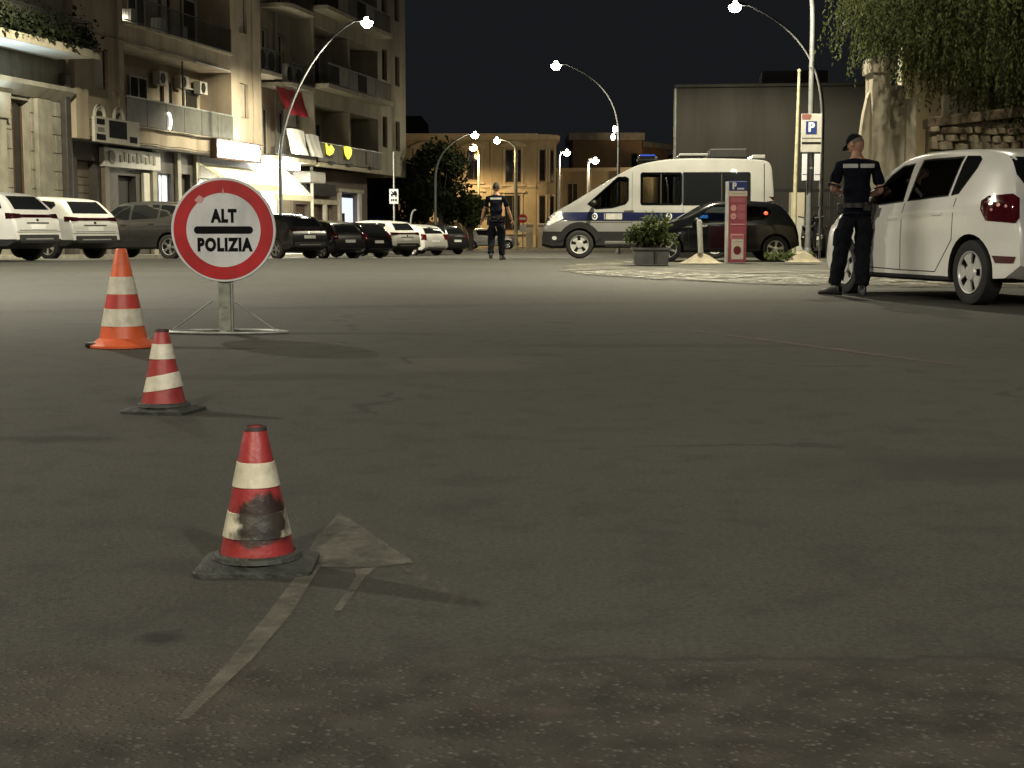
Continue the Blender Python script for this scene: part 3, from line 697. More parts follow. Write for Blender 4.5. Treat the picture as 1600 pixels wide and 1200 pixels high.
# white hatchback being checked by the officer
HATCH = dict(rstep=.035, L=4.06, W=1.73, inset=.20, clad=.26, wr=.31, ww=.20, wheels=(-1.33, 1.26), rim='hubcap', paint=M['white_paint'], taper_r=.12, taper_f=.2,
    top=[(-2.03, .50), (-2.02, .66), (-1.97, .86), (-1.90, 1.04), (-1.72, 1.34), (-1.62, 1.44), (-1.2, 1.49), (-.5, 1.525), (.1, 1.51), (.45, 1.44), (.75, 1.28), (1.12, 1.03), (1.3, .97), (1.7, .88), (1.93, .74), (2.01, .60), (2.03, .45)],
    belt=[(-2.03, .98), (-1.5, .98), (-.5, .95), (.9, .88), (1.4, .84), (2.03, .70)],
    bot=[(-2.03, .36), (-1.85, .24), (-1.0, .19), (1.0, .19), (1.8, .22), (2.03, .30)],
    glass=M['car_glass'],
    side=[('window', [(.86, .955), (.02, 1.0), (.05, 1.40), (.30, 1.385), (.50, 1.29)]), ('window', [(-.06, 1.005), (-.86, 1.04), (-.90, 1.43), (-.10, 1.43)]), 
          ('door_seam', seam(-.02, .30, -.02, .99)), ('door_seam', seam(.98, .38, .98, .92)), ('door_seam', seam(-.02, .30, .98, .32)), ('door_seam', seam(-.02, .30, -.72, .30)), ('door_seam', seam(-.72, .30, -1.02, .62)), ('door_seam', seam(-1.02, .62, -1.02, 1.02)), ('door_seam', seam(.99, .92, .86, .97))],
    side_parts=[('quarter_window', [(-.91, 1.045), (-1.04, 1.06), (-1.22, 1.30), (-1.24, 1.38), (-1.18, 1.42), (-.945, 1.43)], 'dark_glass')],
    through=[[(.84, .97), (.04, 1.015), (.06, 1.38), (.29, 1.37), (.48, 1.28)], [(-.08, 1.02), (-.84, 1.055), (-.88, 1.41), (-.12, 1.41)]],
    rear=[('rear_window', [(-.50, 1.05), (.50, 1.05), (.62, 1.13), (.66, 1.22), (.635, 1.39), (-.635, 1.39), (-.66, 1.22), (-.62, 1.13)], 'dark_glass'), ('number_plate', rect(-.26, .26, .70, .81), 'plate'), ('lower_bumper', [(-.6, .265), (.6, .265), (.6, .35), (-.6, .35)], 'black_plastic'), ('tailgate_seam', seam(-.62, .60, .62, .60), 'seam')],
    corner=[('tail_light', [(.15, .80), (.42, .775), (.455, .82), (.45, 1.0), (.39, 1.045), (.17, 1.03), (.105, .985), (.10, .90)], 'red_lens', 33), ('bumper_reflector', [(.25, .41), (.41, .41), (.43, .47), (.22, .475)], 'red_lens', 33)],
    front=[('windscreen', [(-.62, 1.06), (.62, 1.06), (.50, 1.43), (-.50, 1.43)], 'dark_glass'), ('headlight', ellipse(-.58, .70, .16, .09), 'lens'), ('headlight', ellipse(.58, .70, .16, .09), 'lens'), ('grille', rect(-.5, .5, .42, .60), 'black_plastic'), ('number_plate', rect(-.26, .26, .36, .46), 'plate')],
    mirror=(.80, 1.0, M['black_plastic']), handles=[(.16, .83), (-.72, .87)])
ax = math.atan2(2.50, -.62)     # heading away from the viewer, a little to the left
hc, hbv = make_car(HATCH, (4.98, 15.95, 0), ax, 'white hatchback at the right edge with the officer standing at its front door', 'car', name='white_hatchback')
hc.scale = (1.025,) * 3
for s in (1, -1):
    for cx, cz, rr_ in ((.19, .965, .022), (.26, .945, .018), (.20, .90, .014), (.33, .93, .014)):  # lens detail: reflection glints painted as pale red circles
        a_ = R(33) * s; D_ = Vector((-math.cos(a_), math.sin(a_), 0)); U_ = Vector((0, 0, 1)).cross(D_)
        panel('lens_glint', hbv, ellipse(cx * s, cz, rr_, rr_, 10), D_ * .01, U_, (0, 0, 1), M['lens_glint'], hc, off=.018, dist=4, step=.05)
    panel('fuel_flap' if s < 0 else 'side_repeater', hbv, ellipse(-1.30, .84, .09, .09, 16) if s < 0 else ellipse(1.12, .80, .05, .02, 12), (0, -2 * s, 0), (s, 0, 0), (0, 0, 1), M['white_paint'], hc, off=.005, dist=1)
for y in (-.38, .38):           # front seats seen through the side glass
    MB().box(-.1, .12, y - .22, y + .22, .6, 1.12).build('seat', M['black_plastic'], hc, bevel=.05)
    MB().box(-.08, .02, y - .12, y + .12, 1.15, 1.33).build('headrest', M['black_plastic'], hc, bevel=.03)

# police van
VAN = dict(L=5.66, W=2.06, inset=.20, clad=.66, wr=.345, ww=.22, wheels=(-1.40, 1.90), rim='hubcap', paint=M['van_white'], taper_r=.05, taper_f=.22, sm=2,
    top=[(-2.83, .70), (-2.82, 1.6), (-2.78, 2.22), (-2.70, 2.38), (-2.4, 2.43), (-1.0, 2.46), (-.3, 2.44), (.2, 2.37), (.62, 2.25), (1.1, 1.98), (1.8, 1.56), (2.22, 1.30), (2.40, 1.22), (2.62, 1.07), (2.76, .90), (2.81, .72), (2.83, .50)],
    belt=[(-2.83, 1.22), (.5, 1.22), (1.6, 1.12), (2.4, 1.0), (2.83, .75)],
    bot=[(-2.83, .45), (-2.5, .30), (-1, .26), (2.0, .26), (2.6, .24), (2.83, .30)],
    glass=M['car_glass'],
    side=[('window', rect(-.595, .42, 1.30, 2.10, .06)), ('window', [(1.72, 1.33), (1.50, 1.20), (1.1, 1.23), (.78, 1.32), (.70, 1.42), (.70, 1.95), (.78, 2.0), (.98, 1.99)]),
          ('door_seam', seam(.62, .70, .62, 2.1)), ('door_seam', seam(1.62, .95, 1.62, 1.3)), ('door_seam', seam(-.62, .70, -.62, 2.1)), ('door_seam', seam(.62, .88, 1.62, .88)), ('door_seam', seam(-2.58, .70, -2.58, 2.3, .012))],
    through=[rect(-.54, .36, 1.36, 2.04), [(1.66, 1.36), (1.48, 1.24), (1.1, 1.27), (.80, 1.36), (.74, 1.44), (.74, 1.92), (.95, 1.95)]],
    side_parts=[('window_band', rect(-2.25, -.60, 1.30, 2.10, .05), 'dark_glass'), ('livery_stripe', [(-2.80, .93), (2.25, .93), (2.42, 1.0), (2.28, 1.13), (1.65, 1.135), (-2.80, 1.10)], 'stripe_blue'),
                ('sill_strip', rect(-.4, 1.28, .30, .43, .02), 'van_white'), ('grab_handle', rect(.58, .82, 1.135, 1.175, .01), 'black_plastic')],
    rear=[('rear_window', rect(-.78, -.06, 1.35, 2.05, .05), 'dark_glass'), ('rear_window', rect(.06, .78, 1.35, 2.05, .05), 'dark_glass'), ('tail_light', rect(-.98, -.86, .85, 1.5, .02), 'red_lens'), ('tail_light', rect(.86, .98, .85, 1.5, .02), 'red_lens'), ('number_plate', rect(-.26, .26, .8, .91), 'plate')],
    front=[('windscreen', [(-.78, 1.34), (.78, 1.34), (.72, 2.12), (-.72, 2.12)], 'dark_glass'), ('grille', rect(-.55, .55, .72, .95, .03), 'black_plastic'), ('number_plate', rect(-.26, .26, .50, .61), 'plate')],
    corner=[],
    mirror=(1.55, 1.35, M['black_plastic']))
van, vbv = make_car(VAN, (3.62, 37.15, .0), math.pi - R(4), 'white police minibus with a blue stripe and roof light bar, side on', 'van', name='police_van')
for s in (1, -1):
    pl = [(2.30, .98), (2.66, .80), (2.76, .86), (2.70, 1.0), (2.50, 1.14), (2.36, 1.16)]
    if s < 0: pl = [(-x, z) for x, z in pl][::-1]
    panel('headlight', vbv, pl, (0, -2 * s, 0), (s, 0, 0), (0, 0, 1), M['lens'], van, off=.008, dist=1, step=.07)
    fl = ellipse(2.52, .50, .06, .05); fl = fl if s > 0 else [(-x, z) for x, z in fl][::-1]
    panel('fog_lamp', vbv, fl, (0, -2 * s, 0), (s, 0, 0), (0, 0, 1), M['lens'], van, off=.006, dist=1, step=.05)
    for cx in (1.53, -.28):      # round crest on the stripe
        for r_, m, of in ((.085, 'white_sheet', .012), (.05, 'stripe_blue', .016), (.022, 'white_sheet', .02)):
            e = ellipse(cx, 1.03, r_ * .85, r_); e = e if s > 0 else [(-x, z) for x, z in e][::-1]
            panel('crest', vbv, e, (0, -2 * s, 0), (s, 0, 0), (0, 0, 1), M[m], van, off=of, dist=1, step=.06)
    for (a, b_, m) in ((.86, 1.26, 'sign_grey'), (1.285, 1.30, 'yellow_cloth' if False else 'beige_post')):
        e = rect(a, b_, .955, 1.10); e = e if s > 0 else [(-x, z) for x, z in e][::-1]
        panel('livery_label', vbv, e, (0, -2 * s, 0), (s, 0, 0), (0, 0, 1), M[m], van, off=.012, dist=1)
    tp = [(x, z) for x, z in rect(-.62, -.60, 1.33, 2.08)]
    for xx in (-.62, -1.55, -.08):
        e = rect(xx - .012, xx + .012, 1.34, 2.06); e = e if s > 0 else [(-x, z) for x, z in e][::-1]
        panel('window_divider', vbv, e, (0, -2 * s, 0), (s, 0, 0), (0, 0, 1), M['black_plastic'], van, off=.012, dist=1)
    wa = [( -1.0 * 0 + 1.90 + .55 * math.cos(R(a)), .345 + .55 * math.sin(R(a))) for a in range(8, 173, 11)] + [(1.90 + .405 * math.cos(R(a)), .345 + .405 * math.sin(R(a))) for a in range(172, 7, -11)]
    for dx in (0, -3.30):
        e = [(x + dx, z) for x, z in wa]; e = e if s < 0 else e
        e = e if s > 0 else [(-x, z) for x, z in e][::-1]
        panel('wheel_arch', vbv, e[::1] if s > 0 else e, (0, -2 * s, 0), (s, 0, 0), (0, 0, 1), M['black_plastic'], van, off=.014, dist=1, step=.3)
MB().box(-2.18, -1.28, -.62, .62, 2.46, 2.68).build('light_bar', M['black_plastic'], van, bevel=.03)
MB().box(-1.22, -.52, -.70, .70, 2.50, 2.56).build('roof_rack', M['alloy'], van, bevel=.015)
MB().box(-1.22, -.92, 1.035, 1.06, .98, 1.06).build('blue_reflection', M['blue_glow'], van, bevel=.01)  # added glowing block that stands for a blue reflection
MB().box(-2.62, -2.3, -.6, .6, 2.44, 2.53).build('rear_spoiler', M['van_white'], van, bevel=.02)
for x0, x1 in ((.0, .5),): MB().box(x0, x1, -.55, .55, 2.40, 2.50).build('front_light_bar', M['black_plastic'], van, bevel=.03)
for y in (-.45, .45): MB().box(.06, .44, y - .14, y + .14, 2.50, 2.54).build('beacon', M['beacon'], van, bevel=.01)
for y in (-.5, .5):
    MB().box(.35, .62, y - .25, y + .25, 1.0, 1.62).build('seat', M['black_plastic'], van, bevel=.05)
    MB().box(.36, .48, y - .13, y + .13, 1.64, 1.85).build('headrest', M['black_plastic'], van, bevel=.03)

# small dark car in front of the van
CITY = dict(L=3.50, W=1.64, inset=.20, clad=.20, wr=.285, ww=.18, wheels=(-1.21, 1.16), rim='star', paint=M['navy_paint'], taper_r=.14, taper_f=.2,
    top=[(-1.75, .42), (-1.74, .58), (-1.68, .78), (-1.56, 1.02), (-1.38, 1.24), (-1.25, 1.31), (-.7, 1.36), (-.1, 1.36), (.28, 1.29), (.66, 1.08), (.95, .92), (1.25, .84), (1.55, .72), (1.70, .58), (1.75, .40)],
    belt=[(-1.75, .82), (-.5, .83), (.8, .79), (1.75, .62)], bot=[(-1.75, .34), (-1.5, .22), (1.4, .2), (1.75, .26)], glass=M['car_glass'],
    side=[('window', [(.62, .86), (-.36, .87), (-.38, 1.24), (.12, 1.25), (.30, 1.17)]), ('window', [(-.44, .875), (-.98, .95), (-1.12, 1.10), (-1.04, 1.2), (-.46, 1.24)]), ('door_seam', seam(-.40, .28, -.40, .86)), ('door_seam', seam(.72, .32, .72, .82)), ('door_seam', seam(-.40, .28, .72, .30))],
    through=[[(.58, .88), (-.34, .885), (-.36, 1.225), (.11, 1.235), (.28, 1.16)]],
    rear=[('rear_window', [(-.52, .98), (.52, .98), (.44, 1.24), (-.44, 1.24)], 'dark_glass'), ('number_plate', rect(-.24, .24, .60, .70), 'plate'), ('tail_light', ellipse(-.58, .74, .09, .11), 'red_lens'), ('tail_light', ellipse(.58, .74, .09, .11), 'red_lens')],
    front=[('windscreen', [(-.56, .96), (.56, .96), (.46, 1.24), (-.46, 1.24)], 'dark_glass'), ('headlight', ellipse(-.5, .62, .13, .1), 'lens'), ('headlight', ellipse(.5, .62, .13, .1), 'lens')],
    mirror=(.55, .90, M['black_plastic']), handles=[(-.22, .74)], hm=M['chrome'])
city, cbv = make_car(CITY, (4.62, 33.5, 0), math.pi, 'small black car parked between the police van and the red pay column', name='small_black_car')
MB().ball((-1.0, .70, 1.06), (.05, .025, .05), 12, 8).build('red_reflection', M['red_glow'], city, smooth=60)  # added glowing ball that stands for a red reflection in the glass
MB().box(-1.55, 1.2, -.775, -.765, .235, .27).build('bright_sill', M['chrome'], city)

# cars parked nose-in along the buildings
def parked(kind, paint, rim='split'):
    P = paint
    if kind == 'suv':
        return dict(L=4.30, W=1.80, inset=.22, clad=.50, wr=.345, ww=.21, wheels=(-1.32, 1.32), rim=rim, paint=P, n=72,
            top=[(-2.15, .50), (-2.14, .72), (-2.09, .95), (-2.0, 1.12), (-1.72, 1.42), (-1.55, 1.52), (-1.0, 1.57), (-.3, 1.60), (.3, 1.56), (.62, 1.46), (1.2, 1.10), (1.5, 1.04), (1.95, .92), (2.1, .74), (2.15, .5)],
            belt=[(-2.15, 1.04), (-.5, 1.02), (1.2, .96), (2.15, .78)], bot=[(-2.15, .42), (-1.9, .28), (1.9, .26), (2.15, .34)],
            side=[('window', [(.98, 1.06), (.02, 1.08), (.05, 1.47), (.5, 1.44)]), ('window', [(-.05, 1.085), (-.92, 1.12), (-.92, 1.48), (-.06, 1.48)]), ('window', [(-1.0, 1.13), (-1.32, 1.2), (-1.5, 1.36), (-1.42, 1.45), (-1.0, 1.48)]), ('door_seam', seam(-.01, .42, -.01, 1.06)), ('door_seam', seam(-1.0, .7, -1.0, 1.1))],
            rear=[('rear_window', [(-.62, 1.16), (.62, 1.16), (.52, 1.46), (-.52, 1.46)], 'dark_glass'), ('light_strip', rect(-.82, .82, .98, 1.05, .02), 'smoked_lens'), ('number_plate', rect(-.26, .26, .72, .83), 'plate'), ('plate_recess', rect(-.40, .40, .845, .875), 'black_plastic'), ('lower_bumper', rect(-.72, .72, .45, .60, .03), 'black_plastic'), ('skid_strip', rect(-.5, .5, .49, .53), 'alloy'), ('bumper_crease', rect(-.8, .8, .655, .665), 'seam'), ('tailgate_seam', seam(-.70, .70, .70, .70), 'seam'), ('rear_badge', ellipse(0, .925, .05, .03, 12), 'chrome')],
            corner=[('tail_light', [(.56, .95), (.90, .97), (.90, 1.06), (.56, 1.08)], 'smoked_lens', 40)],
            front=[('windscreen', [(-.66, 1.14), (.66, 1.14), (.54, 1.48), (-.54, 1.48)], 'dark_glass'), ('headlight', ellipse(-.66, .82, .15, .08), 'lens'), ('headlight', ellipse(.66, .82, .15, .08), 'lens')],
            mirror=(.9, 1.1, P), handles=[(.18, .94), (-.75, .97)])
    return dict(L=3.95, W=1.72, inset=.2, clad=.27, wr=.305, ww=.19, wheels=(-1.25, 1.25), rim=rim, paint=P, n=72,
            top=[(-1.97, .46), (-1.96, .64), (-1.92, .84), (-1.84, 1.0), (-1.6, 1.28), (-1.42, 1.38), (-.9, 1.44), (-.3, 1.46), (.25, 1.42), (.6, 1.28), (1.05, .99), (1.3, .93), (1.7, .82), (1.9, .66), (1.97, .44)],
            belt=[(-1.97, .92), (-.5, .91), (1.0, .85), (1.97, .7)], bot=[(-1.97, .36), (-1.75, .22), (1.7, .2), (1.97, .28)],
            side=[('window', [(.82, .94), (.0, .96), (.02, 1.35), (.42, 1.31)]), ('window', [(-.07, .965), (-.82, 1.0), (-.98, 1.25), (-.85, 1.34), (-.08, 1.36)]), ('door_seam', seam(-.03, .3, -.03, .94)), ('door_seam', seam(-.95, .6, -.95, 1.0))],
            rear=[('rear_window', [(-.6, 1.02), (.6, 1.02), (.5, 1.33), (-.5, 1.33)], 'dark_glass'), ('number_plate', rect(-.26, .26, .62, .73), 'plate'), ('lower_bumper', rect(-.6, .6, .29, .42, .02), 'black_plastic')],
            corner=[('tail_light', [(.50, .74), (.78, .74), (.76, .98), (.50, 1.02)], 'red_lens', 40)],
            front=[('windscreen', [(-.6, 1.02), (.6, 1.02), (.5, 1.34), (-.5, 1.34)], 'dark_glass'), ('headlight', ellipse(-.6, .7, .14, .09), 'lens'), ('headlight', ellipse(.6, .7, .14, .09), 'lens')],
            mirror=(.78, .98, P), handles=[(.14, .80), (-.72, .83)])
GR = 'cars parked nose-in along the buildings'
row = [('suv', 'pearl_paint', (-12.65, 33.9), 72, 'white sport utility car cut off by the left edge, two-tone with black rear pillar', 'split'),
       ('suv', 'pearl_paint', (-12.4, 38.45), 62, 'white sport utility car with a full-width rear light strip, second from the left edge', 'star'),
       ('suv', 'grey_paint', (-10.15, 41.4), 66, 'dark grey car half hidden behind the police stop sign', 'split'),
       ('suv', 'black_paint', (-8.65, 52.8), 50, 'black car just right of the stop sign under the lit awning', 'split'),
       ('hatch', 'black_paint', (-7.6, 57.2), 50, 'black hatchback with a pale reflection on its roof, second right of the stop sign', 'star'),
       ('hatch', 'navy_paint', (-6.9, 61.0), 52, 'dark hatchback between the black hatchback and the white estate', 'star'),
       ('suv', 'pearl_paint', (-6.2, 65.6), 52, 'white car parked before the cool lit doorway', 'split'),
       ('hatch', 'pearl_paint', (-5.0, 69.6), 50, 'white hatchback beside the last dark car of the row', 'star'),
       ('hatch', 'black_paint', (-4.15, 74.0), 50, 'last dark hatchback at the far end of the parked row', 'star')]
for i, (k, p, (x, y), a, lb, rim) in enumerate(row):
    S = parked(k, M[p], rim)
    if i == 0:
        S['side_parts'] = [('rear_pillar', [(-1.0, 1.13), (-1.75, 1.18), (-1.62, 1.40), (-1.45, 1.47), (-1.0, 1.49)], 'dark_glass')]
    tt, _ = make_car(S, (x, y, gz(y)), R(90 + a), lb, 'car', GR)
    tilt = -math.atan(.02) if y > 36 else 0
tt, _ = make_car(parked('hatch', M['silver_paint'], 'star'), (-1.5, 104, gz(104)), R(-4), 'silver car crossing side on far down the road behind the walking officer', 'car', name='silver_car')
tt, fb = make_car(parked('hatch', M['grey_paint'], 'star'), (9.05, 47, gz(47)), R(-100), 'grey car facing the viewer with one headlight blazing behind the black car', 'car', name='grey_car')
h_ = MB().ball((1.93, -.55, .74), (.05, .16, .12), 14, 10).build('headlight', M['lit_lens'], tt, smooth=60); h_['label'] = 'switched-on headlight'

# ------------------------------------------------------------------ buildings of the left-hand row
FA = math.atan2(.981, .196)
def facade(name, label, s=0, cat='building'):
    p = facp(s, 0); return thing(name, (p[0], p[1], 0), FA, label, cat, 'buildings of the left-hand row')
def wall(parent, x0, x1, z0, z1, ops, m, y=0.0, back=10, name='wall', mats=None):
    """wall front at y (street side is -y) with real openings: (a, b, c, d, depth, has_back)"""
    xs = sorted({x0, x1, *[v for o in ops for v in o[0:2]]}); zs = sorted({z0, z1, *[v for o in ops for v in o[2:4]]})
    b = MB()
    for xa, xb in zip(xs, xs[1:]):
        for za, zb in zip(zs, zs[1:]):
            cx, cz = (xa + xb) / 2, (za + zb) / 2
            if any(o[0] < cx < o[1] and o[2] < cz < o[3] for o in ops): continue
            b.add([(xa, y, za), (xb, y, za), (xb, y, zb), (xa, y, zb)], [(0, 1, 2, 3)])
    for (a, c, e, f, dep, bk) in ops:
        v = [(a, y, e), (c, y, e), (c, y, f), (a, y, f), (a, y + dep, e), (c, y + dep, e), (c, y + dep, f), (a, y + dep, f)]
        b.add(v, [(0, 4, 5, 1), (1, 5, 6, 2), (2, 6, 7, 3), (3, 7, 4, 0)], 0)
        if bk: b.add(v[4:], [(0, 1, 2, 3)], 1)
    if back:
        b.add([(x0, y, z0), (x1, y, z0), (x1, back, z0), (x0, back, z0), (x0, y, z1), (x1, y, z1), (x1, back, z1), (x0, back, z1)],
              [(1, 2, 6, 5), (2, 3, 7, 6), (3, 0, 4, 7), (4, 5, 6, 7)])
    return b.build(name, mats or [m, M['inner']], parent)
def window(parent, a, b_, c, d, y, fm='frame_w', pm='window_dark', mull=True, name='window', fw=.06):
    f = MB()
    f.box(a, a + fw, y - .04, y + .03, c, d).box(b_ - fw, b_, y - .04, y + .03, c, d).box(a + fw, b_ - fw, y - .04, y + .03, d - fw, d).box(a + fw, b_ - fw, y - .04, y + .03, c, c + fw)
    if mull: f.box((a + b_) / 2 - .03, (a + b_) / 2 + .03, y - .035, y + .025, c + fw, d - fw)
    o = f.build(name, M[fm], parent)
    MB().box(a + fw * .8, b_ - fw * .8, y - .002, y + .012, c + fw * .8, d - fw * .8).build('pane', M[pm], o); return o
def slats(parent, a, b_, c, d, y, n, m, name='slat', gap=.012):
    h = (d - c) / n; me = MB().box(0, b_ - a, -.02, .02, gap, h - gap).mesh(name, M[m], bevel=.006)
    for i in range(n): obj(name, me, parent, (a, y, c + i * h))
def door(parent, a, b_, c, d, y, m='pale_shutter', name='door', handle=True):
    o = MB().box(a, b_, y - .05, y, c, d).build(name, M[m], parent, bevel=.01)
    if handle: MB().box(b_ - .16, b_ - .10, y - .09, y - .05, c + .95, c + 1.1).build('handle', M['steel'], o)
    return o
def ac(parent, x, y, z, w=.85, h=.6):
    o = MB().box(x, x + w, y - .32, y, z, z + h).build('air_conditioner', M['ac_white'], parent, bevel=.02)
    MB().lathe([(h * .40, y - .345), (h * .40, y - .322)], 20, axis='y', c=(x + w * .38, 0, z + h / 2)).build('fan_grille', M['railing'], o); return o
def rail(parent, a, b_, y, z, h=1.0, step=.13, y_in=None, ends=True, m='railing'):
    b = MB(); b.box(a, b_, y - .025, y + .025, z + h - .05, z + h).box(a, b_, y - .02, y + .02, z + .06, z + .09)
    n = int((b_ - a) / step)
    for i in range(n + 1): x = a + (b_ - a) * i / n; b.box(x - .009, x + .009, y - .009, y + .009, z + .085, z + h - .045)
    if ends and y_in is not None:
        for x in (a + .02, b_ - .02):
            b.box(x - .02, x + .02, y + .026, y_in, z + h - .05, z + h).box(x - .02, x + .02, y + .026, y_in, z + .06, z + .09)
            k = int((y_in - y) / step)
            for i in range(1, k): yy = y + (y_in - y) * i / k; b.box(x - .009, x + .009, yy - .009, yy + .009, z + .085, z + h - .045)
    return b.build('railing', M[m], parent)

# --- stone building with lit canopy
sb = facade('stone_building', 'limestone building at the left edge under a lit canopy topped by dark planting')
wall(sb, -14, 7.7, -1, 20, [(4.0, 5.2, -.1, 4.9, .35, True), (.0, .95, -.1, 3.3, .4, True), (-3.4, -1.6, 0, 4.2, .5, True), (4.0, 5.3, 8.2, 11, .3, True), (.4, 1.7, 8.2, 11, .3, True)], M['stone'], mats=[M['stone'], M['dark_wall']])
window(sb, 4.02, 5.18, 1.0, 4.88, .3, 'frame_b', 'window_dark'); window(sb, 4.02, 5.28, 8.22, 10.98, .25); window(sb, .42, 1.68, 8.22, 10.98, .25)
k = MB().box(.1, .5, -.16, -.06, 1.7, 2.95).build('shop_sign', M['paper'], sb, bevel=.01)
text("VIA", .22, M['black_ink'], k, (.3, -.165, 2.3), (R(90), R(90), 0), .006) if False else None
MB().box(.17, .43, -.165, -.160, 2.35, 2.75).build('sign_mark', M['black_ink'], k)
MB().box(.2, .4, -.165, -.160, 1.9, 2.1).build('sign_mark', M['black_ink'], k)
rng = random.Random(3)
holes = [(4.0, 5.2, -.1, 4.9), (0, .95, -.1, 3.3), (-3.4, -1.6, 0, 4.2)]
blk = {}
z = -.45; r_ = 0
while z < 5.0:
    h = .62; x = -4 + (.6 if r_ % 2 else 0)
    while x < 7.6:
        w = min(1.2, 7.66 - x)
        segs = [(x, x + w)]
        for (a, b_, c, d) in holes:
            if z < d and z + h > c:
                ns = []
                for (p, q) in segs:
                    if q <= a or p >= b_: ns.append((p, q))
                    else:
                        if p < a: ns.append((p, a))
                        if q > b_: ns.append((b_, q))
                segs = ns
        for (p, q) in segs:
            if q - p > .15:
                o = MB().box(p + .012, q - .012, -.045 - rng.uniform(0, .02), -.003, z + .012, z + h - .012).build('stone_block', M['stone'], sb, bevel=.012)
        x += 1.2
    z += h; r_ += 1
MB().box(5.35, 6.3, -.22, -.06, -.4, 5.0).build('pilaster', M['stone'], sb, bevel=.03)
MB().box(2.5, 3.4, -.22, -.06, -.4, 5.0).build('pilaster', M['stone'], sb, bevel=.03)
MB().prism([(-.10, 5.02), (-.45, 5.35), (-.45, 5.5), (-.02, 5.5), (-.02, 5.02)], -4, 7.6, 'yz').build('cornice', M['stone'], sb)
MB().prism([(2.3, 4.2), (3.6, 4.2), (3.5, 4.35), (3.6, 5.0), (2.3, 5.0), (2.4, 4.35)], -.30, -.225).build('pilaster_capital', M['stone'], sb, bevel=.02)
MB().box(7.15, 7.5, -.3, -.05, -.4, 6.0).build('downpipe', M['dark_wall'], sb, bevel=.05)
cn = MB().box(-8, 6.9, -1.62, -.05, 6.42, 6.58).build('canopy', M['soffit'], sb, bevel=.01)
MB().box(-8, 6.95, -1.70, -1.625, 6.38, 6.64).build('canopy_edge', M['slab'], cn)
rail(sb, -8, 6.7, -1.55, 6.58, 1.0, .2, -.1)
def leaf_cloud(pts, sizes, rnd, droop=.3, mi=0):
    b = MB()
    for p, s in zip(pts, sizes):
        d = Vector((rnd.gauss(0, 1), rnd.gauss(0, 1), rnd.gauss(0, 1) - droop)).normalized(); a = Vector((0, 0, 1)).cross(d)
        a = a.normalized() if a.length > .01 else Vector((1, 0, 0)); a = (a + Vector((rnd.gauss(0, .4), rnd.gauss(0, .4), rnd.gauss(0, .4)))).normalized()
        w = a * s * .38; p = Vector(p); t = d * s
        b.add([p, p + t * .5 + w, p + t, p + t * .5 - w], [(0, 1, 2, 3)], mi)
    return b
pts = []; sz = []
for i in range(3600):
    x = rng.uniform(-8, 6.9); lump = .25 * noise.noise(Vector((x * .9, 3, 1))) + .12 * noise.noise(Vector((x * 2.7, 5, 2)))
    pts.append((x, -1.5 + rng.gauss(0, .16), 6.62 + abs(rng.gauss(0, .42)) * (1 + lump * 2))); sz.append(rng.uniform(.12, .26))
tp = thing('planted_hedge', (0, 0, 0), 0, 'dark hedge growing along the top edge of the lit canopy', 'hedge')
tp.location = sb.location; tp.rotation_euler = sb.rotation_euler
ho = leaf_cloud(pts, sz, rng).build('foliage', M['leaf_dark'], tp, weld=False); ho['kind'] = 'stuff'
fl = thing('assumed_flood_lamp', facp(1.7, .35, 3.3), FA, 'assumed cold floodlight on the stone wall shining up at the canopy, out of view', 'lamp')  # unseen lamp assumed here, added to brighten the canopy underside
MB().box(-.2, .2, -.12, .12, -.1, .1).build('lamp_body', M['black_plastic'], fl, bevel=.02)
ld = bpy.data.lights.new('assumed_flood_light', 'SPOT'); ld.energy = 420; ld.color = (.82, .97, 1); ld.spot_size = R(130); ld.spot_blend = .6; ld.shadow_soft_size = .1
lo = bpy.data.objects.new('assumed_flood_light', ld); COL.objects.link(lo); lo.location = facp(1.7, .75, 3.6); lo.rotation_euler = (R(180), 0, 0)

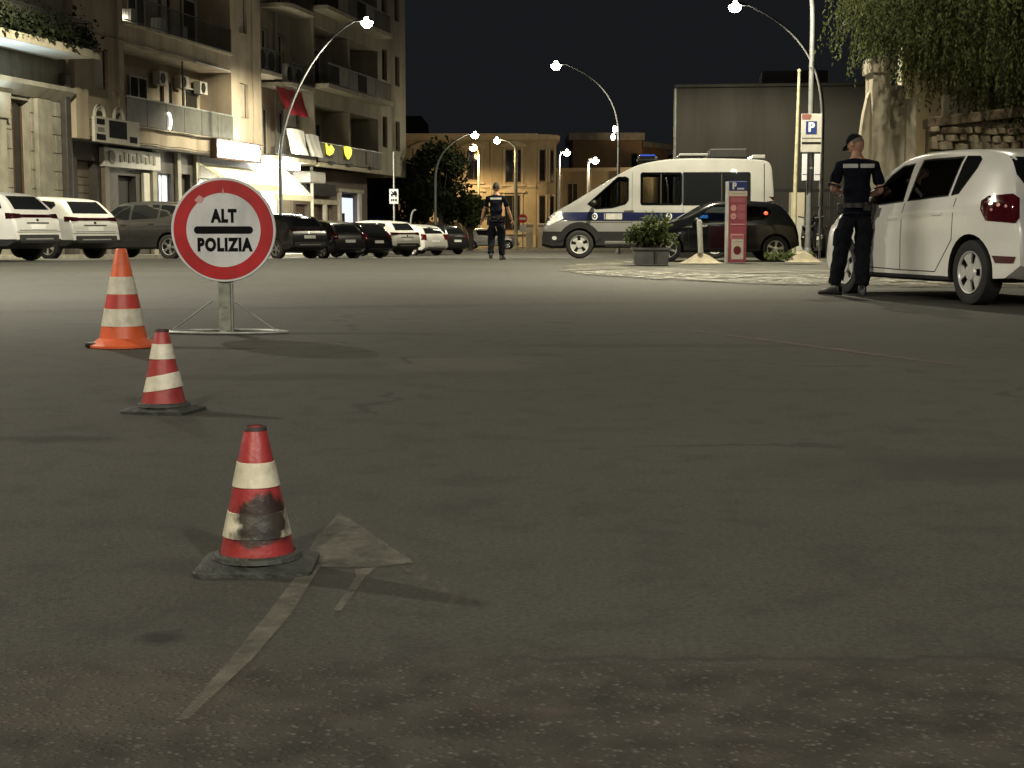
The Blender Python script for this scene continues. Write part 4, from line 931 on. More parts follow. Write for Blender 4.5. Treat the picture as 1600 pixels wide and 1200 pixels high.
# --- beige apartment building with loggias
ab = facade('apartment_building', 'beige apartment building with two stacked loggias above the dark shops')
ops = []
for z0 in (5.75, 9.55, 13.35): ops += [(9.95, 10.92, z0, z0 + 1.45, .22, False), (23.75, 24.75, z0 - .05, z0 + 1.5, .22, False)]
for z0 in (4.62, 8.42, 12.22): ops += [(12.2, 22.75, z0, z0 + 2.95, 1.5, True)]
wall(ab, 7.9, 26.3, 3.9, 19.5, ops, M['plaster'])
for z0 in (5.75, 9.55, 13.35):
    for a, b_, c, d in ((9.95, 10.92, z0, z0 + 1.45), (23.75, 24.75, z0 - .05, z0 + 1.5)):
        w = window(ab, a + .01, b_ - .01, c + .01, d - .01, .17, 'frame_b', 'window_dark', False)
        sh = MB().box(a + .03, b_ - .3, .06, .10, c + .03, d - .03).build('shutter', M['pale_shutter'], ab)
for fi, z0 in enumerate((4.62, 8.42, 12.22)):
    # parapet panels of each loggia
    if fi == 0:
        for k in range(6):
            a = 12.22 + k * 1.755; MB().box(a + .015, a + 1.735, -.06, -.01, z0 + .02, z0 + 1.02).build('parapet_panel', M['parapet'], ab, bevel=.008)
        MB().box(12.2, 22.75, -.07, .0, z0 + 1.03, z0 + 1.09).build('handrail', M['steel'], ab)
        MB().box(12.2, 22.75, -.1, -.005, z0 - .08, z0 + .0).build('loggia_sill', M['slab'], ab)
    else:
        rail(ab, 12.25, 22.7, -.04, z0, 1.05, .12)
        MB().box(12.2, 22.75, -.12, -.005, z0 - .1, z0).build('loggia_sill', M['slab'], ab)
    for k, (a, b_) in enumerate(((13.0, 14.0), (15.6, 17.2), (18.6, 19.6), (20.9, 22.3))):
        dz = 2.3 if k % 2 == 0 else 2.2
        window(ab, a, b_, z0 + .02, z0 + dz, 1.44, 'frame_w' if k % 2 else 'frame_b', 'window_dark', k == 1)
        if k in (0, 2): MB().box(a + .05, a + .52, 1.34, 1.385, z0 + .06, z0 + dz - .06).build('shutter', M['pale_shutter'], ab)
    MB().box(17.5, 17.56, -.02, .04, z0, z0 + 2.9).build('loggia_post', M['railing'], ab)
for x, z in ((17.6, 6.62), (19.7, 6.66), (21.75, 6.60)): ac(ab, x, 1.36, z, .8, .55)
for x, z in ((13.6, 8.5), (16.2, 8.5), (18.3, 8.46)): MB().box(x, x + .5, .3, .75, z, z + .6).build('balcony_box', M['ac_white'], ab, bevel=.03)
MB().box(18.9, 22.6, -.035, -.004, 7.60, 7.66).build('lit_edge_strip', M['white_paint'], ab)
MB().ball((13.6, .9, 8.75), (.14, .14, .14), 14, 10).build('balcony_lamp', M['warm_bulb'], ab, smooth=60)
lg = bpy.data.lights.new('balcony_light', 'POINT'); lg.energy = 12; lg.color = (1, .92, .75); lg.shadow_soft_size = .1
lo = bpy.data.objects.new('balcony_light', lg); COL.objects.link(lo); p = facp(13.6, -.55, 8.75); lo.location = p
rg = MB(); n = 26
for i in range(n):
    a = 2 * math.pi * i / n; rg.v += [(15.9 + .24 * math.cos(a), -.10, 4.98 + .34 * math.sin(a)), (15.9 + .20 * math.cos(a), -.10, 4.98 + .30 * math.sin(a)), (15.9 + .20 * math.cos(a), -.065, 4.98 + .30 * math.sin(a)), (15.9 + .24 * math.cos(a), -.065, 4.98 + .34 * math.sin(a))]
for i in range(n):
    j = (i + 1) % n
    if 6 < i < 21: continue
    for q in range(4): rg.f.append((i * 4 + q, j * 4 + q, j * 4 + (q + 1) % 4, i * 4 + (q + 1) % 4)); rg.m.append(0)
rg.build('ring_light', M['warm_bulb'], ab)
MB().ball((15.4, .25, 4.95), (.5, .22, .33), 14, 10).build('covered_planter', M['tarp'], ab, smooth=50)
# fascia and pilaster
MB().box(7.9, 8.85, -.26, -.004, 3.86, 19.5).build('pilaster', M['plaster'], ab, bevel=.02)
MB().box(25.3, 26.28, -.06, -.004, 3.9, 19.5).build('pilaster', M['plaster'], ab, bevel=.02)
# ground floor, set back under the fascia
wall(ab, 7.9, 26.3, -1.2, 3.9, [(9.4, 10.9, -1, 3.2, .4, True), (12.6, 14.1, -1, 2.75, .3, True), (16.2, 17.4, -.6, 2.95, .25, False), (18.2, 19.3, -.8, 3.0, .3, True), (20.2, 25.9, -.8, 2.9, .35, False)], M['plaster2'], y=.55, back=9, name='ground_floor_wall', mats=[M['dark_wall'], M['black_plastic']])
MB().box(7.9, 26.3, -.05, .55, 3.84, 3.895).build('soffit_panel', M['dark_wall'], ab)
w = window(ab, 16.21, 17.39, -.59, 2.94, .74, 'frame_w', 'cool_window', True)
w['label'] = 'cool lit shop window beside the stop sign'
door(ab, 12.7, 14.0, -.9, 2.7, .84, 'black_plastic'); door(ab, 18.25, 19.25, -.75, 2.95, .84, 'dark_wall')
slats(ab, 9.42, 10.88, -.9, 3.18, .9, 14, 'shutter')
for x in (11.2, 15.3, 17.7, 19.6): MB().box(x, x + .35, .38, .545, -1.0, 3.84).build('shopfront_pilaster', M['stone'] if x > 15 else M['shutter'], ab, bevel=.02)
MB().box(14.55, 15.1, .42, .54, .6, 2.9).build('pale_shutter_panel', M['frame_w'], ab, bevel=.02)
sg = MB().box(11.05, 15.9, .32, .53, 3.02, 3.72).build('shop_sign', M['sign_grey'], ab, bevel=.015)
MB().lathe([(.26, .315), (.26, .28)], 24, axis='y', c=(11.65, 0, 3.37)).build('sign_emblem', M['parapet2'], sg)
for i in range(9): MB().box(12.3 + i * .36, 12.52 + i * .36, .29, .318, 3.22 + .04 * (i % 2), 3.50 + .05 * ((i * 2) % 3)).build('sign_letter', M['parapet2'], sg, bevel=.01)
# photo-shop sign: white board with black squares and scrolls
ps = MB().box(9.0, 12.6, -.38, -.265, 3.80, 4.70).build('photo_sign', M['frame_w'], ab, bevel=.02)
for a, b_, c, d in ((9.15, 9.75, 4.42, 4.62), (9.12, 9.8, 3.88, 4.08), (10.1, 11.5, 4.0, 4.62), (11.75, 12.35, 3.9, 4.12)):
    MB().box(a, b_, -.40, -.382, c, d).build('sign_square', M['black_ink'], ps, bevel=.006)
MB().box(9.2, 9.72, -.395, -.382, 4.17, 4.32).build('sign_lettering', M['parapet2'], ps)
for cx in (9.5, 11.0): MB().lathe([(.42, -.36), (.42, -.28), (.33, -.28), (.33, -.36)], 24, axis='y', c=(cx, 0, 4.72), cap=False).build('sign_scroll', M['frame_w'], ps)
# glowing shop sign and awnings
ls = MB().box(20.2, 25.9, -.30, -.02, 3.72, 3.80).box(20.2, 25.9, -.30, -.02, 4.52, 4.58).box(20.2, 20.3, -.30, -.02, 3.80, 4.52).build('lit_sign_frame', M['frame_b'], ab)
MB().box(20.35, 25.8, -.06, -.03, 3.82, 4.50).build('sign_glow_panel', M['lit_sign'], ls)
for i, (x, h) in enumerate(((21.1, .30), (22.1, .36), (23.1, .38), (24.1, .36), (25.1, .36))):
    b = MB(); e = ellipse(x, 4.16, .36, h); b.prism(e, -.24, -.12).build('sign_letter', M['lit_letter'], ls)
MB().box(26.4, 32.2, .2, .4, 3.65, 4.15).build('lit_sign_box', M['lit_letter'], ab, bevel=.02)
def awning(parent, x0, x1, zt, zb, out, y=0.1):
    a = MB(); n = 10
    for i in range(n + 1):
        t = i / n; zz = zt + (zb - zt) * t ** 1.25; yy = y - out * t
        a.v += [(x0, yy, zz), (x1, yy, zz), (x1, yy + .0, zz - .03), (x0, yy + .0, zz - .03)]
    for i in range(n):
        for q in range(4): a.f.append((i * 4 + q, i * 4 + (q + 1) % 4, i * 4 + 4 + (q + 1) % 4, i * 4 + 4 + q)); a.m.append(0)
    a.f += [(0, 1, 2, 3), (n * 4, n * 4 + 1, n * 4 + 2, n * 4 + 3)]; a.m += [0, 0]
    o = a.build('awning', M['awning'], parent, smooth=40)
    MB().box(x0, x1, y - out - .03, y - out - .003, zb - .26, zb).build('valance', M['awning'], o)
    for x in (x0 + .1, x1 - .1): MB().tube([(x, y, zb + .1), (x, y - out * .95, zb - .02)], .022, 6).build('awning_arm', M['steel'], o)
    return o
awning(ab, 19.8, 26.1, 3.52, 2.70, 1.35, .5)
awning(ab, 26.5, 32.0, 3.75, 2.35, 1.6, 1.1)
for k in range(5):
    a = 20.3 + k * 1.12; window(ab, a, a + 1.06, -.7, 2.86, .80, 'frame_w', 'lit_window', False)
for x, z, e in ((23, 3.0, 650), (29, 3.1, 800), (23.05, 4.9, 170), (29.3, 4.75, 260)):
    lg = bpy.data.lights.new('shop_light', 'POINT'); lg.energy = e; lg.color = (1, .94, .74); lg.shadow_soft_size = .25
    lo = bpy.data.objects.new('shop_light', lg); COL.objects.link(lo); lo.location = facp(x, (.55 if x < 26 else -.3) if z < 4 else 1.0, z - .55)

for z, o_ in ((4.0, -.08), (7.72, -.02), (4.58, -.13)):
    pts_ = [(8.9 + .8 * i, o_ - .01 * (i % 2), z - .05 * math.sin(i * .9) ** 2) for i in range(18)]
    MB().tube(pts_, .016, 5).build('cable', M['railing'], ab)
MB().tube([(11.6, -.07, 3.9), (11.6, -.07, 19)], .055, 8).build('downpipe', M['plaster2'], ab)

# --- recessed middle section with rounded balconies
mb = facade('balcony_building', 'recessed house with rounded balconies and a red cloth between the two larger blocks')
ops = []
for z0 in (4.25, 8.1, 11.9): ops += [(27.0, 28.1, z0 + .1, z0 + 2.4, .25, False), (29.6, 30.7, z0 + .1, z0 + 2.4, .25, False), (32.0, 33.0, z0 + .1, z0 + 2.4, .25, False)]
wall(mb, 26.3, 33.9, -1.2, 18.5, ops + [(26.7, 32.1, -.9, 2.9, .3, False)], M['plaster2'], y=1.2, back=10)
for o in ops: window(mb, o[0] + .01, o[1] - .01, o[2] + .01, o[3] - .01, 1.4, 'frame_w', 'window_dark')
for k in range(5): a = 26.75 + k * 1.06; window(mb, a, a + 1.02, -.85, 2.86, 1.44, 'frame_w', 'lit_window' if k != 2 else 'dark_wall', False)
def round_slab(parent, x0, x1, y0, y1, z0, z1, r):
    pl = [(x0, y1), (x1, y1)]; 
    for k in range(7): a = R(0 - 90 * k / 6); pl.append((x1 - r + r * math.cos(a), y0 + r + r * math.sin(a)))
    for k in range(7): a = R(-90 - 90 * k / 6); pl.append((x0 + r + r * math.cos(a), y0 + r + r * math.sin(a)))
    return MB().prism(pl, z0, z1, 'xy').build('balcony_slab', M['slab'], parent)
for z0 in (8.05, 11.85, 15.6):
    round_slab(mb, 26.35, 29.3, -.15, 1.19, z0 - .12, z0 + .06, .5); round_slab(mb, 29.5, 33.6, -.35, 1.19, z0 - .42, z0 - .22, .6)
    rail(mb, 29.9, 33.4, -.22, z0 - .22, 1.0, .12); rail(mb, 26.6, 29.1, -.02, z0 + .06, 1.0, .12)
for x, z in ((26.7, 8.12), (27.9, 8.12)): ac(mb, x, .5, z, 1.0, 1.1)
for x in (30.2, 31.5): ac(mb, x, .4, 7.84, 1.0, .95)
round_slab(mb, 27.6, 33.7, -.25, 1.19, 4.0, 4.2, .3)
rail(mb, 27.7, 33.6, -.18, 4.2, 1.05, .14)
def cloth(name, x0, x1, z0, z1, y, m, parent, amp=.10, nx=22, nz=14, flare=.25, ph=0):
    b = MB(); vs = []
    for s in (0, 1):
        for j in range(nz + 1):
            for i in range(nx + 1):
                u, v = i / nx, j / nz
                yy = y - flare * (1 - v) ** 1.5 - amp * (.6 * math.sin(u * 17 + ph + v * 2) + .4 * noise.noise(Vector((u * 6, v * 3, ph)))) * (1.1 - v)
                b.v.append((x0 + (x1 - x0) * (u + .05 * (1 - v) * math.sin(9 * u + ph)), yy + s * .012, z0 + (z1 - z0) * v + .05 * math.sin(u * 3.1) * v))
    o = (nx + 1) * (nz + 1)
    for s in (0, 1):
        for j in range(nz):
            for i in range(nx): a = s * o + j * (nx + 1) + i; b.f.append((a, a + 1, a + nx + 2, a + nx + 1)); b.m.append(0)
    return b.build(name, M[m], parent, smooth=60, weld=False)
pz = facp(0, 0)
for i, (x0, x1, lb) in enumerate(((28.9, 31.5, 'white sheet hung over the balcony rail, the one nearer the glowing sign'), (31.7, 33.7, 'narrower white sheet draped over the balcony rail beside the yellow lights'))):
    t = thing('hung_sheet', (pz[0], pz[1], 0), FA, lb, 'sheet', 'white sheets hung on the balcony'); cloth('cloth', x0, x1, 4.35, 5.55 - .1 * i, -.30, 'tarp', t, ph=i * 2.1)
t = thing('red_awning', (pz[0], pz[1], 0), FA, 'red cloth awning hanging under the rounded balcony', 'awning')
cloth('cloth', 28.5, 32.2, 6.25, 7.55, .05, 'red_cloth', t, amp=.16, flare=.5, ph=1)
MB().box(28.4, 32.3, .04, .12, 7.53, 7.6).build('awning_rail', M['steel'], t)
for x, z in ((27.6, 6.0), (32.6, 5.9)):
    MB().box(x, x + .55, .70, 1.19, z, z + .9).build('wall_cabinet', M['ac_white'], mb, bevel=.02)
for x in (26.9, 28.8, 31.3): MB().tube([(x, 1.12, 3.9), (x, 1.12, 18)], .05, 8).build('downpipe', M['parapet2'], mb)

# --- corner building with long balconies
cb = facade('corner_building', 'grey corner block with long balconies and two yellow lit shapes on its first floor')
ops = []
for z0 in (4.15, 8.15, 12.1): ops += [(34.1, 45.6, z0, z0 + 3.0, 1.6, True), (46.55, 47.6, z0 + 1.45, z0 + 3.3, .25, False), (49.4, 50.4, z0 + 1.35, z0 + 3.2, .25, False)]
wall(cb, 33.9, 51.8, 3.95, 18.5, ops, M['plaster3'])
for o in ops:
    if o[5]: continue
    window(cb, o[0] + .01, o[1] - .01, o[2] + .01, o[3] - .01, .2, 'frame_b', 'window_dark', False)
for fi, z0 in enumerate((4.15, 8.15, 12.1)):
    out = -.9 if fi else -.25
    MB().box(33.7 if fi else 33.9, 45.75, out, -.003, z0 - .22, z0).build('balcony_slab', M['slab'], cb, bevel=.01)
    n = 7; w = (45.5 - 34.0) / n
    for k in range(n):
        a = 34.0 + k * w
        if fi and k % 3 == 0: rail(cb, a, a + w, out + .08, z0, 1.0, .13)
        else: MB().box(a + .02, a + w - .02, out + .05, out + .10, z0 + .05, z0 + 1.0).build('parapet_panel', M['parapet2'] if k % 3 == 1 or fi == 0 else M['parapet'], cb, bevel=.008)
    MB().box(33.9, 45.7, out + .03, out + .12, z0 + 1.01, z0 + 1.06).build('handrail', M['steel'], cb)
    for k, (a, b_) in enumerate(((35.0, 36.2), (37.8, 39.4), (41.0, 42.2), (43.6, 45.0))): window(cb, a, b_, z0 + .02, z0 + 2.35, 1.54, 'frame_w' if k % 2 else 'frame_b', 'window_dark')
    MB().box(39.9, 40.15, -.0 + .01, 1.58, z0, z0 + 2.99).build('dividing_wall', M['plaster3'], cb)
    b = MB().box(51.81, 52.5, .2, 2.6, z0 - .2, z0).build('balcony_slab', M['slab'], cb); MB().box(52.42, 52.5, .2, 2.6, z0 + .004, z0 + 1.0).box(51.81, 52.42, .2, .28, z0 + .004, z0 + 1.0).build('parapet_panel', M['parapet2'], cb)
for cx, wv, nm in ((35.6, .50, 0), (38.7, .55, 1)):
    pl = [(-.5, .34), (-.15, .12), (.15, .3), (.5, .05), (.3, -.2), (-.1, -.34), (-.42, -.25)] if nm == 0 else [(-.5, .28), (-.2, .38), (.3, .36), (.5, .2), (.42, -.1), (.05, -.4), (-.35, -.15)]
    e = [(cx + a * 1.35, 4.86 + b_ * .9) for a, b_ in pl]
    s_ = MB().prism(e, -.32, -.27).build('yellow_panel', M['yellow_lit'], cb); s_['label'] = 'yellow lit shape on the balcony front'
    MB().box(cx - .5, cx + .55, -.262, -.215, 4.45, 5.12).build('sign_mount', M['black_plastic'], cb)
for x in (35.4, 38.5, 42.6): MB().box(x, x + .7, -.42, -.27, 4.12, 4.27).build('planter_box', M['black_plastic'], cb, bevel=.02)
MB().box(42.4, 43.3, -.27, -.215, 4.4, 5.1).build('grey_sign', M['shutter'], cb)
wall(cb, 33.9, 47.5, -1.2, 3.94, [(34.6, 36.6, -1, 2.0, .3, True), (37.4, 40.8, -1, 2.0, .3, True), (42.0, 45.4, -1, 2.75, .4, True)], M['dark_wall'], y=1.3, back=9, name='ground_floor_wall', mats=[M['shutter'], M['black_plastic']])
slats(cb, 37.42, 40.78, -1, 1.98, 1.55, 11, 'brown_shutter'); slats(cb, 34.62, 36.58, -1, 1.98, 1.55, 11, 'brown_shutter')
MB().box(37.0, 41.2, 1.15, 1.29, 2.05, 2.3).build('lintel', M['slab'], cb); MB().box(38.9, 39.2, 1.1, 1.28, -1, 2.04).build('shopfront_post', M['frame_w'], cb)
MB().box(41.6, 42.0, 1.15, 1.29, -1, 2.8).build('shopfront_post', M['frame_w'], cb); MB().box(45.4, 45.9, 1.15, 1.29, -1, 2.8).build('shopfront_post', M['frame_w'], cb); MB().box(41.3, 46.2, 1.10, 1.29, 2.81, 3.0).build('lintel', M['slab'], cb)
d = MB().box(42.6, 45.2, 1.5, 1.58, -.95, 2.5).build('lit_doorway', M['cool_door'], cb); d['label'] = 'doorway glowing cool blue-white'
MB().box(42.2, 43.3, 1.4, 1.49, -.95, 1.6).build('door', M['black_plastic'], cb)
MB().box(35.2, 40.2, .9, 1.29, 2.5, 3.2).build('rolled_awning', M['railing'], cb, bevel=.05)
MB().box(33.95, 36.5, .25, 1.29, 3.1, 3.7).build('awning_box', M['sign_grey'], cb, bevel=.1)
MB().tube([(34.6, .4, -1), (34.6, .4, 3.94)], .09, 10).build('column_post', M['frame_w'], cb)

# ------------------------------------------------------------------ far end of the road
def far_box(name, x0, x1, y0, y1, z0, z1, m, label, cat='building'):
    t = thing(name, ((x0 + x1) / 2, y0, gz(y0)), 0, label, cat); w = (x1 - x0) / 2
    MB().box(-w, w, 0, y1 - y0, -.3, z1 - gz(y0)).build('wall', M[m], t); return t
# ochre corner house
oh = thing('ochre_house', (0, 124, gz(124)), 0, 'ochre two-storey corner house lit amber at the end of the road', 'building')
B0 = .86
def win_o(a, b_, c, d): return (a, b_, c, d, .35, True)
wl = wall(oh, -9.5, 2.0, -.4, 9.1, [win_o(-3.75, -2.65, 5.6, 8.0), win_o(-.55, .75, 5.4, 8.1), win_o(-3.75, -2.65, 1.4, 4.4), win_o(-.6, .7, 1.4, 4.3), win_o(-8, -6.9, 5.5, 8), win_o(-8, -6.9, 1.5, 4.4)], M['ochre'], back=10, mats=[M['ochre'], M['window_dark']])
for a, b_, c, d in ((-3.75, -2.65, 5.6, 8.0), (-.55, .75, 5.4, 8.1), (-3.75, -2.65, 1.4, 4.4), (-.6, .7, 1.4, 4.3), (-8, -6.9, 5.5, 8), (-8, -6.9, 1.5, 4.4)):
    window(oh, a + .02, b_ - .02, c + .02, d - .02, .25, 'frame_b', 'window_dark')
    MB().box(a - .2, a - .003, -.12, -.004, c - .2, d + .2).box(b_ + .003, b_ + .2, -.12, -.004, c - .2, d + .2).build('window_surround', M['ochre_trim'], oh)
    MB().prism([(a - .45, d + .22), (b_ + .45, d + .22), (b_ + .45, d + .38), ((a + b_) / 2, d + .75), (a - .45, d + .38)], -.28, -.004).build('pediment', M['ochre_trim'], oh)
    MB().box(a - .35, b_ + .35, -.3, -.004, c - .35, c - .202).build('window_sill', M['ochre_trim'], oh)
for z in (4.95,): MB().box(-9.5, 2.0, -.14, -.004, z, z + .22).build('string_course', M['ochre_trim'], oh)
MB().prism([(-.004, 8.75), (-.3, 8.9), (-.55, 9.25), (-.55, 9.4), (.4, 9.4), (.4, 8.75)], -9.7, 2.1, 'yz').build('cornice', M['ochre_trim'], oh)
MB().box(-9.5, 2.0, -.1, -.004, -.35, 1.0).build('plinth', M['ochre_trim'], oh)
for x in (-1.75, -4.6): MB().tube([(x, -.12, .2), (x, -.12, 8.8)], .06, 8).build('downpipe', M['ochre_trim'], oh)
# canted corner bay and side wing
cbx = MB(); pl = [(2.0, .05), (2.9, .35), (3.5, 1.1), (3.75, 2.2), (3.75, 9.9), (2.0, 9.9)]
cbx.prism(pl, -.4, 8.95, 'xy').build('corner_bay', M['ochre'], oh, smooth=30)
MB().prism([(2.0, -.25), (3.05, .05), (3.75, .9), (4.05, 2.1), (4.05, 9.9), (2.0, 9.9)], 8.96, 9.35, 'xy').build('cornice', M['ochre_trim'], oh)
for z0, z1 in ((1.6, 4.3), (5.5, 8.1)):
    for (x, y, a) in ((2.5, .17, .32), (3.25, .70, .9)):
        w = MB().box(-.26, .26, -.10, .02, 0, z1 - z0).build('window', M['frame_b'], oh, loc=(x, y, z0)); w.rotation_euler = (0, 0, a)
        MB().box(-.20, .20, -.12, -.101, .08, z1 - z0 - .08).build('pane', M['window_dark'], w)
        for dx in (-.36, .36):
            w = MB().box(dx - .07, dx + .07, -.16, .0, -.1, z1 - z0 + .1).build('window_surround', M['ochre_trim'], oh, loc=(x, y, z0)); w.rotation_euler = (0, 0, a)
t = thing('street_house', (6.0, 131, gz(131)), R(-16), 'pale low house with amber lit windows bays right of the ochre house', 'building')
wall(t, -2.1, 6.5, -.3, 6.6, [(-1.2, -.2, 3.2, 5.6, .3, True), (1.8, 2.8, 3.2, 5.6, .3, True), (4.4, 5.3, 3.2, 5.6, .3, True)], M['ochre'], back=8, mats=[M['ochre'], M['window_dark']])
for a in (-1.2, 1.8, 4.4): window(t, a + .02, a + .98 if a < 4 else a + .88, 3.22, 5.58, .2, 'frame_w', 'window_dark')
MB().box(-2.2, 6.6, -.3, .2, 6.6, 6.9).build('cornice', M['ochre_trim'], t)
for x in (-2.0, .6, 3.4): MB().box(x, x + .4, -.2, -.003, -.3, 6.59).build('pilaster', M['ochre_trim'], t)
t = thing('terracotta_house', (9.4, 142, gz(142)), 0, 'brown flat-roofed house behind the van with a pale roof edge', 'building')
wall(t, -3.6, 3.0, -.3, 10.0, [(2.0, 2.6, 6.8, 8.8, .3, True), (-2.6, -1.7, 3, 5.4, .3, True)], M['terracotta'], back=10, mats=[M['terracotta'], M['window_dark']])
MB().box(-4.0, 3.2, -.7, 10.2, 10.0, 10.7).build('roof_edge', M['cream'], t)
wg = MB().prism([(3.0, .3), (6.0, 5), (6.0, 10), (3.0, 10)], -.3, 9.4, 'xy').build('side_wing', M['terracotta'], t); MB().prism([(3.05, -.5), (6.4, 4.8), (6.4, 10.2), (3.05, 10.2)], 9.41, 9.9, 'xy').build('roof_edge', M['cream'], t)
far_box('low_house', 16.0, 20.5, 146, 155, 0, 8.1, 'terracotta', 'low brown house peeking between the brown house and the grey shed')
far_box('dark_house', -19, -8.5, 140, 152, 0, 11.2, 'far_dark', 'unlit dark house behind the trees left of the ochre house')
# garden wall, pale gate pillars
t = thing('garden_wall', (-5.4, 113, gz(113)), 0, 'low terracotta garden wall under the dark tree', 'wall')
MB().box(-4.2, 2.5, 0, .3, -.2, 1.9).build('wall', M['ochre'], t); MB().box(-4.3, 2.6, -.06, .36, 1.9, 2.02).build('coping', M['ochre_trim'], t)
for i, (x, lb) in enumerate(((1.35, 'pale gate pillar beside the no-entry sign'), (2.25, 'pale gate pillar nearer the police van bonnet'))):
    t = thing('gate_pillar', (x, 114, gz(114)), 0, lb, 'pillar', 'pale gate pillars'); MB().box(-.27, .27, -.25, .25, -.1, 1.75).build('shaft', M['cream'], t, bevel=.02); MB().box(-.33, .33, -.31, .31, 1.75, 1.9).build('capstone', M['cream'], t, bevel=.02)
# no-entry sign
t = thing('no_entry_sign', (.80, 109, gz(109)), 0, 'round red no-entry sign with a white bar in front of the ochre house', 'road sign')
MB().tube([(0, .04, 0), (0, .04, 2.35)], .035, 8).build('post', M['steel'], t)
MB().lathe([(.33, 0), (.33, -.02)], 28, axis='y', c=(0, 0, 2.2)).build('sign_disc', M['red_sheet'], t); MB().box(-.24, .24, -.03, -.021, 2.13, 2.27).build('white_bar', M['white_sheet'], t)
MB().box(-.22, .22, .0, .02, 1.2, 1.75).build('sub_plate', M['sign_back'], t)
# tow-away sign by the corner block
t = thing('tow_away_sign', (-6.05, 76, gz(76)), 0, 'white board with a black tow truck symbol on a pole at the corner block', 'road sign')
MB().tube([(0, .05, 0), (0, .05, 5.2)], .045, 8).build('post', M['steel'], t)
k = MB().box(-.23, .23, -.02, .02, 2.55, 3.30).build('sign_board', M['white_sheet'], t, bevel=.01)
MB().prism([(-.16, 2.98), (.17, 2.98), (.17, 3.08), (.10, 3.20), (-.0, 3.20), (-.0, 3.12), (-.10, 3.19), (-.15, 3.19), (-.06, 3.06), (-.16, 3.06)], -.028, -.021).build('truck_symbol', M['black_ink'], k)
for x in (-.1, .1): MB().lathe([(.045, -.029), (.045, -.022)], 12, axis='y', c=(x, 0, 2.95)).build('truck_wheel', M['black_ink'], k)
for i, w_ in enumerate((.12, .09, .13)): MB().box(-.15 + i * .105, -.15 + i * .105 + w_ * .7, -.028, -.021, 2.68, 2.80).build('sign_mark', M['black_ink'], k)
t = thing('wall_lamp_post', (-5.5, 80, gz(80)), 0, 'short grey post with a drooping head near the tow-away sign', 'post')
MB().tube(bez((0, 0, 0), (0, 0, 1.6), (0, 0, 2.4), (.32, 0, 2.3), 10), .05, 8).build('post_shaft', M['steel'], t)

# grey shed, fence and yard
sh = thing('grey_shed', (15.4, 61.2, gz(62)), R(-7.5), 'large windowless grey shed behind the parking board', 'building')
MB().box(-8.6, 8.4, 0, 14, -.5, 7.05).build('wall', M['shed'], sh); MB().box(-8.7, 8.5, -.12, 14.1, 7.05, 7.17).build('roof_edge', M['shed'], sh)
MB().box(-5.0, -2.2, 3, 7, 7.18, 8.0).build('roof_housing', M['far_dark'], sh)
MB().tube([(-8.66, -.1, 0), (-8.66, -.1, 7)], .06, 8).build('downpipe', M['steel'], sh)
fn = thing('yard_fence', (9.9, 45.5, gz(45.5)), 0, 'dark railing fence along the yard behind the parking board', 'fence')
for x in (-2.0, -.1, 1.8, 3.7): MB().box(x - .06, x + .06, -.06, .06, 0, 2.15).build('fence_post', M['railing'], fn)
for z in (.75, 1.55, 2.08): MB().box(-2.0, 3.7, -.035, .035, z - .05, z + .05).build('fence_rail', M['railing'], fn)
me = MB().box(-.015, .015, -.015, .015, .2, 2.03).mesh('fence_bar', M['railing'])
for i in range(24): obj('fence_bar', me, fn, (-1.85 + i * .235, 0, 0))
t = thing('yard_cabinet', (8.45, 44.0, gz(44)), 0, 'pale metal cabinet standing beside the beige post', 'cabinet')
MB().box(-.20, .20, -.2, .2, .1, 1.95).build('cabinet_body', M['cream'], t, bevel=.02); MB().box(-.16, .16, -.212, -.201, .2, 1.2).build('cabinet_panel', M['ac_white'], t); MB().box(-.24, .24, -.24, .24, 0, .1).build('plinth', M['kerb'], t)
t = thing('beige_post', (7.28, 38.2, gz(38.2)), 0, 'tall thin beige post left of the parking board', 'post')
MB().tube([(0, 0, 0), (.01, 0, 2), (.05, 0, 4.75)], [.06, .05, .035], 10).build('post_shaft', M['beige_post'], t); MB().lathe([(.04, 4.75), (.05, 4.75), (.05, 4.8), (.004, 4.83)], 10, c=(.05, 0, 0)).build('finial', M['beige_post'], t)

# parking board on the lamp pole
t = thing('parking_board', (7.25, 36.08, -.13), 0, 'pale board with a blue P square fixed to the lamp pole', 'sign')
k = MB().box(-.26, .24, -.06, -.02, 2.70, 3.62).build('sign_board', M['sign_grey'], t, bevel=.012)
MB().box(-.15, .11, -.068, -.061, 3.14, 3.44).build('blue_square', M['blue_ink'], k); text("P", .30, M['white_sheet'], k, (-.02, -.070, 3.29), bold=.012)
MB().box(-.24, .22, -.066, -.061, 2.90, 2.945).build('dark_bar', M['black_ink'], k); MB().box(-.24, .22, -.066, -.061, 3.03, 3.05).build('grey_line', M['parapet2'], k)
MB().prism([(-.25, 3.49), (-.06, 3.49), (-.02, 3.56), (-.03, 3.612), (-.25, 3.612)], -.066, -.061).build('red_mark', M['brown_red'], k)
for x0, x1, lz in ((-.22, -.10, 2.05), (.08, .22, 2.05)):
    p_ = MB().box(x0, x1, -.06, -.02, 2.02, 2.66).build('notice', M['paper'], t, bevel=.006); MB().box(x0 + .005, x1 - .005, -.063, -.0605, 2.16, 2.175).build('notice_line', M['blue_ink'], p_)
for z in (3.5, 2.8, 2.3): MB().lathe([(.105, z), (.105, z + .05)], 14, c=(0, .12, 0)).build('pole_clamp', M['steel'], t)
# slim second post right of the board
t = thing('slim_post', (7.62, 36.6, 0), 0, 'slim grey post just right of the lamp pole', 'post'); MB().tube([(0, 0, 0), (0, 0, 2.9)], .03, 8).build('post_shaft', M['steel'], t)
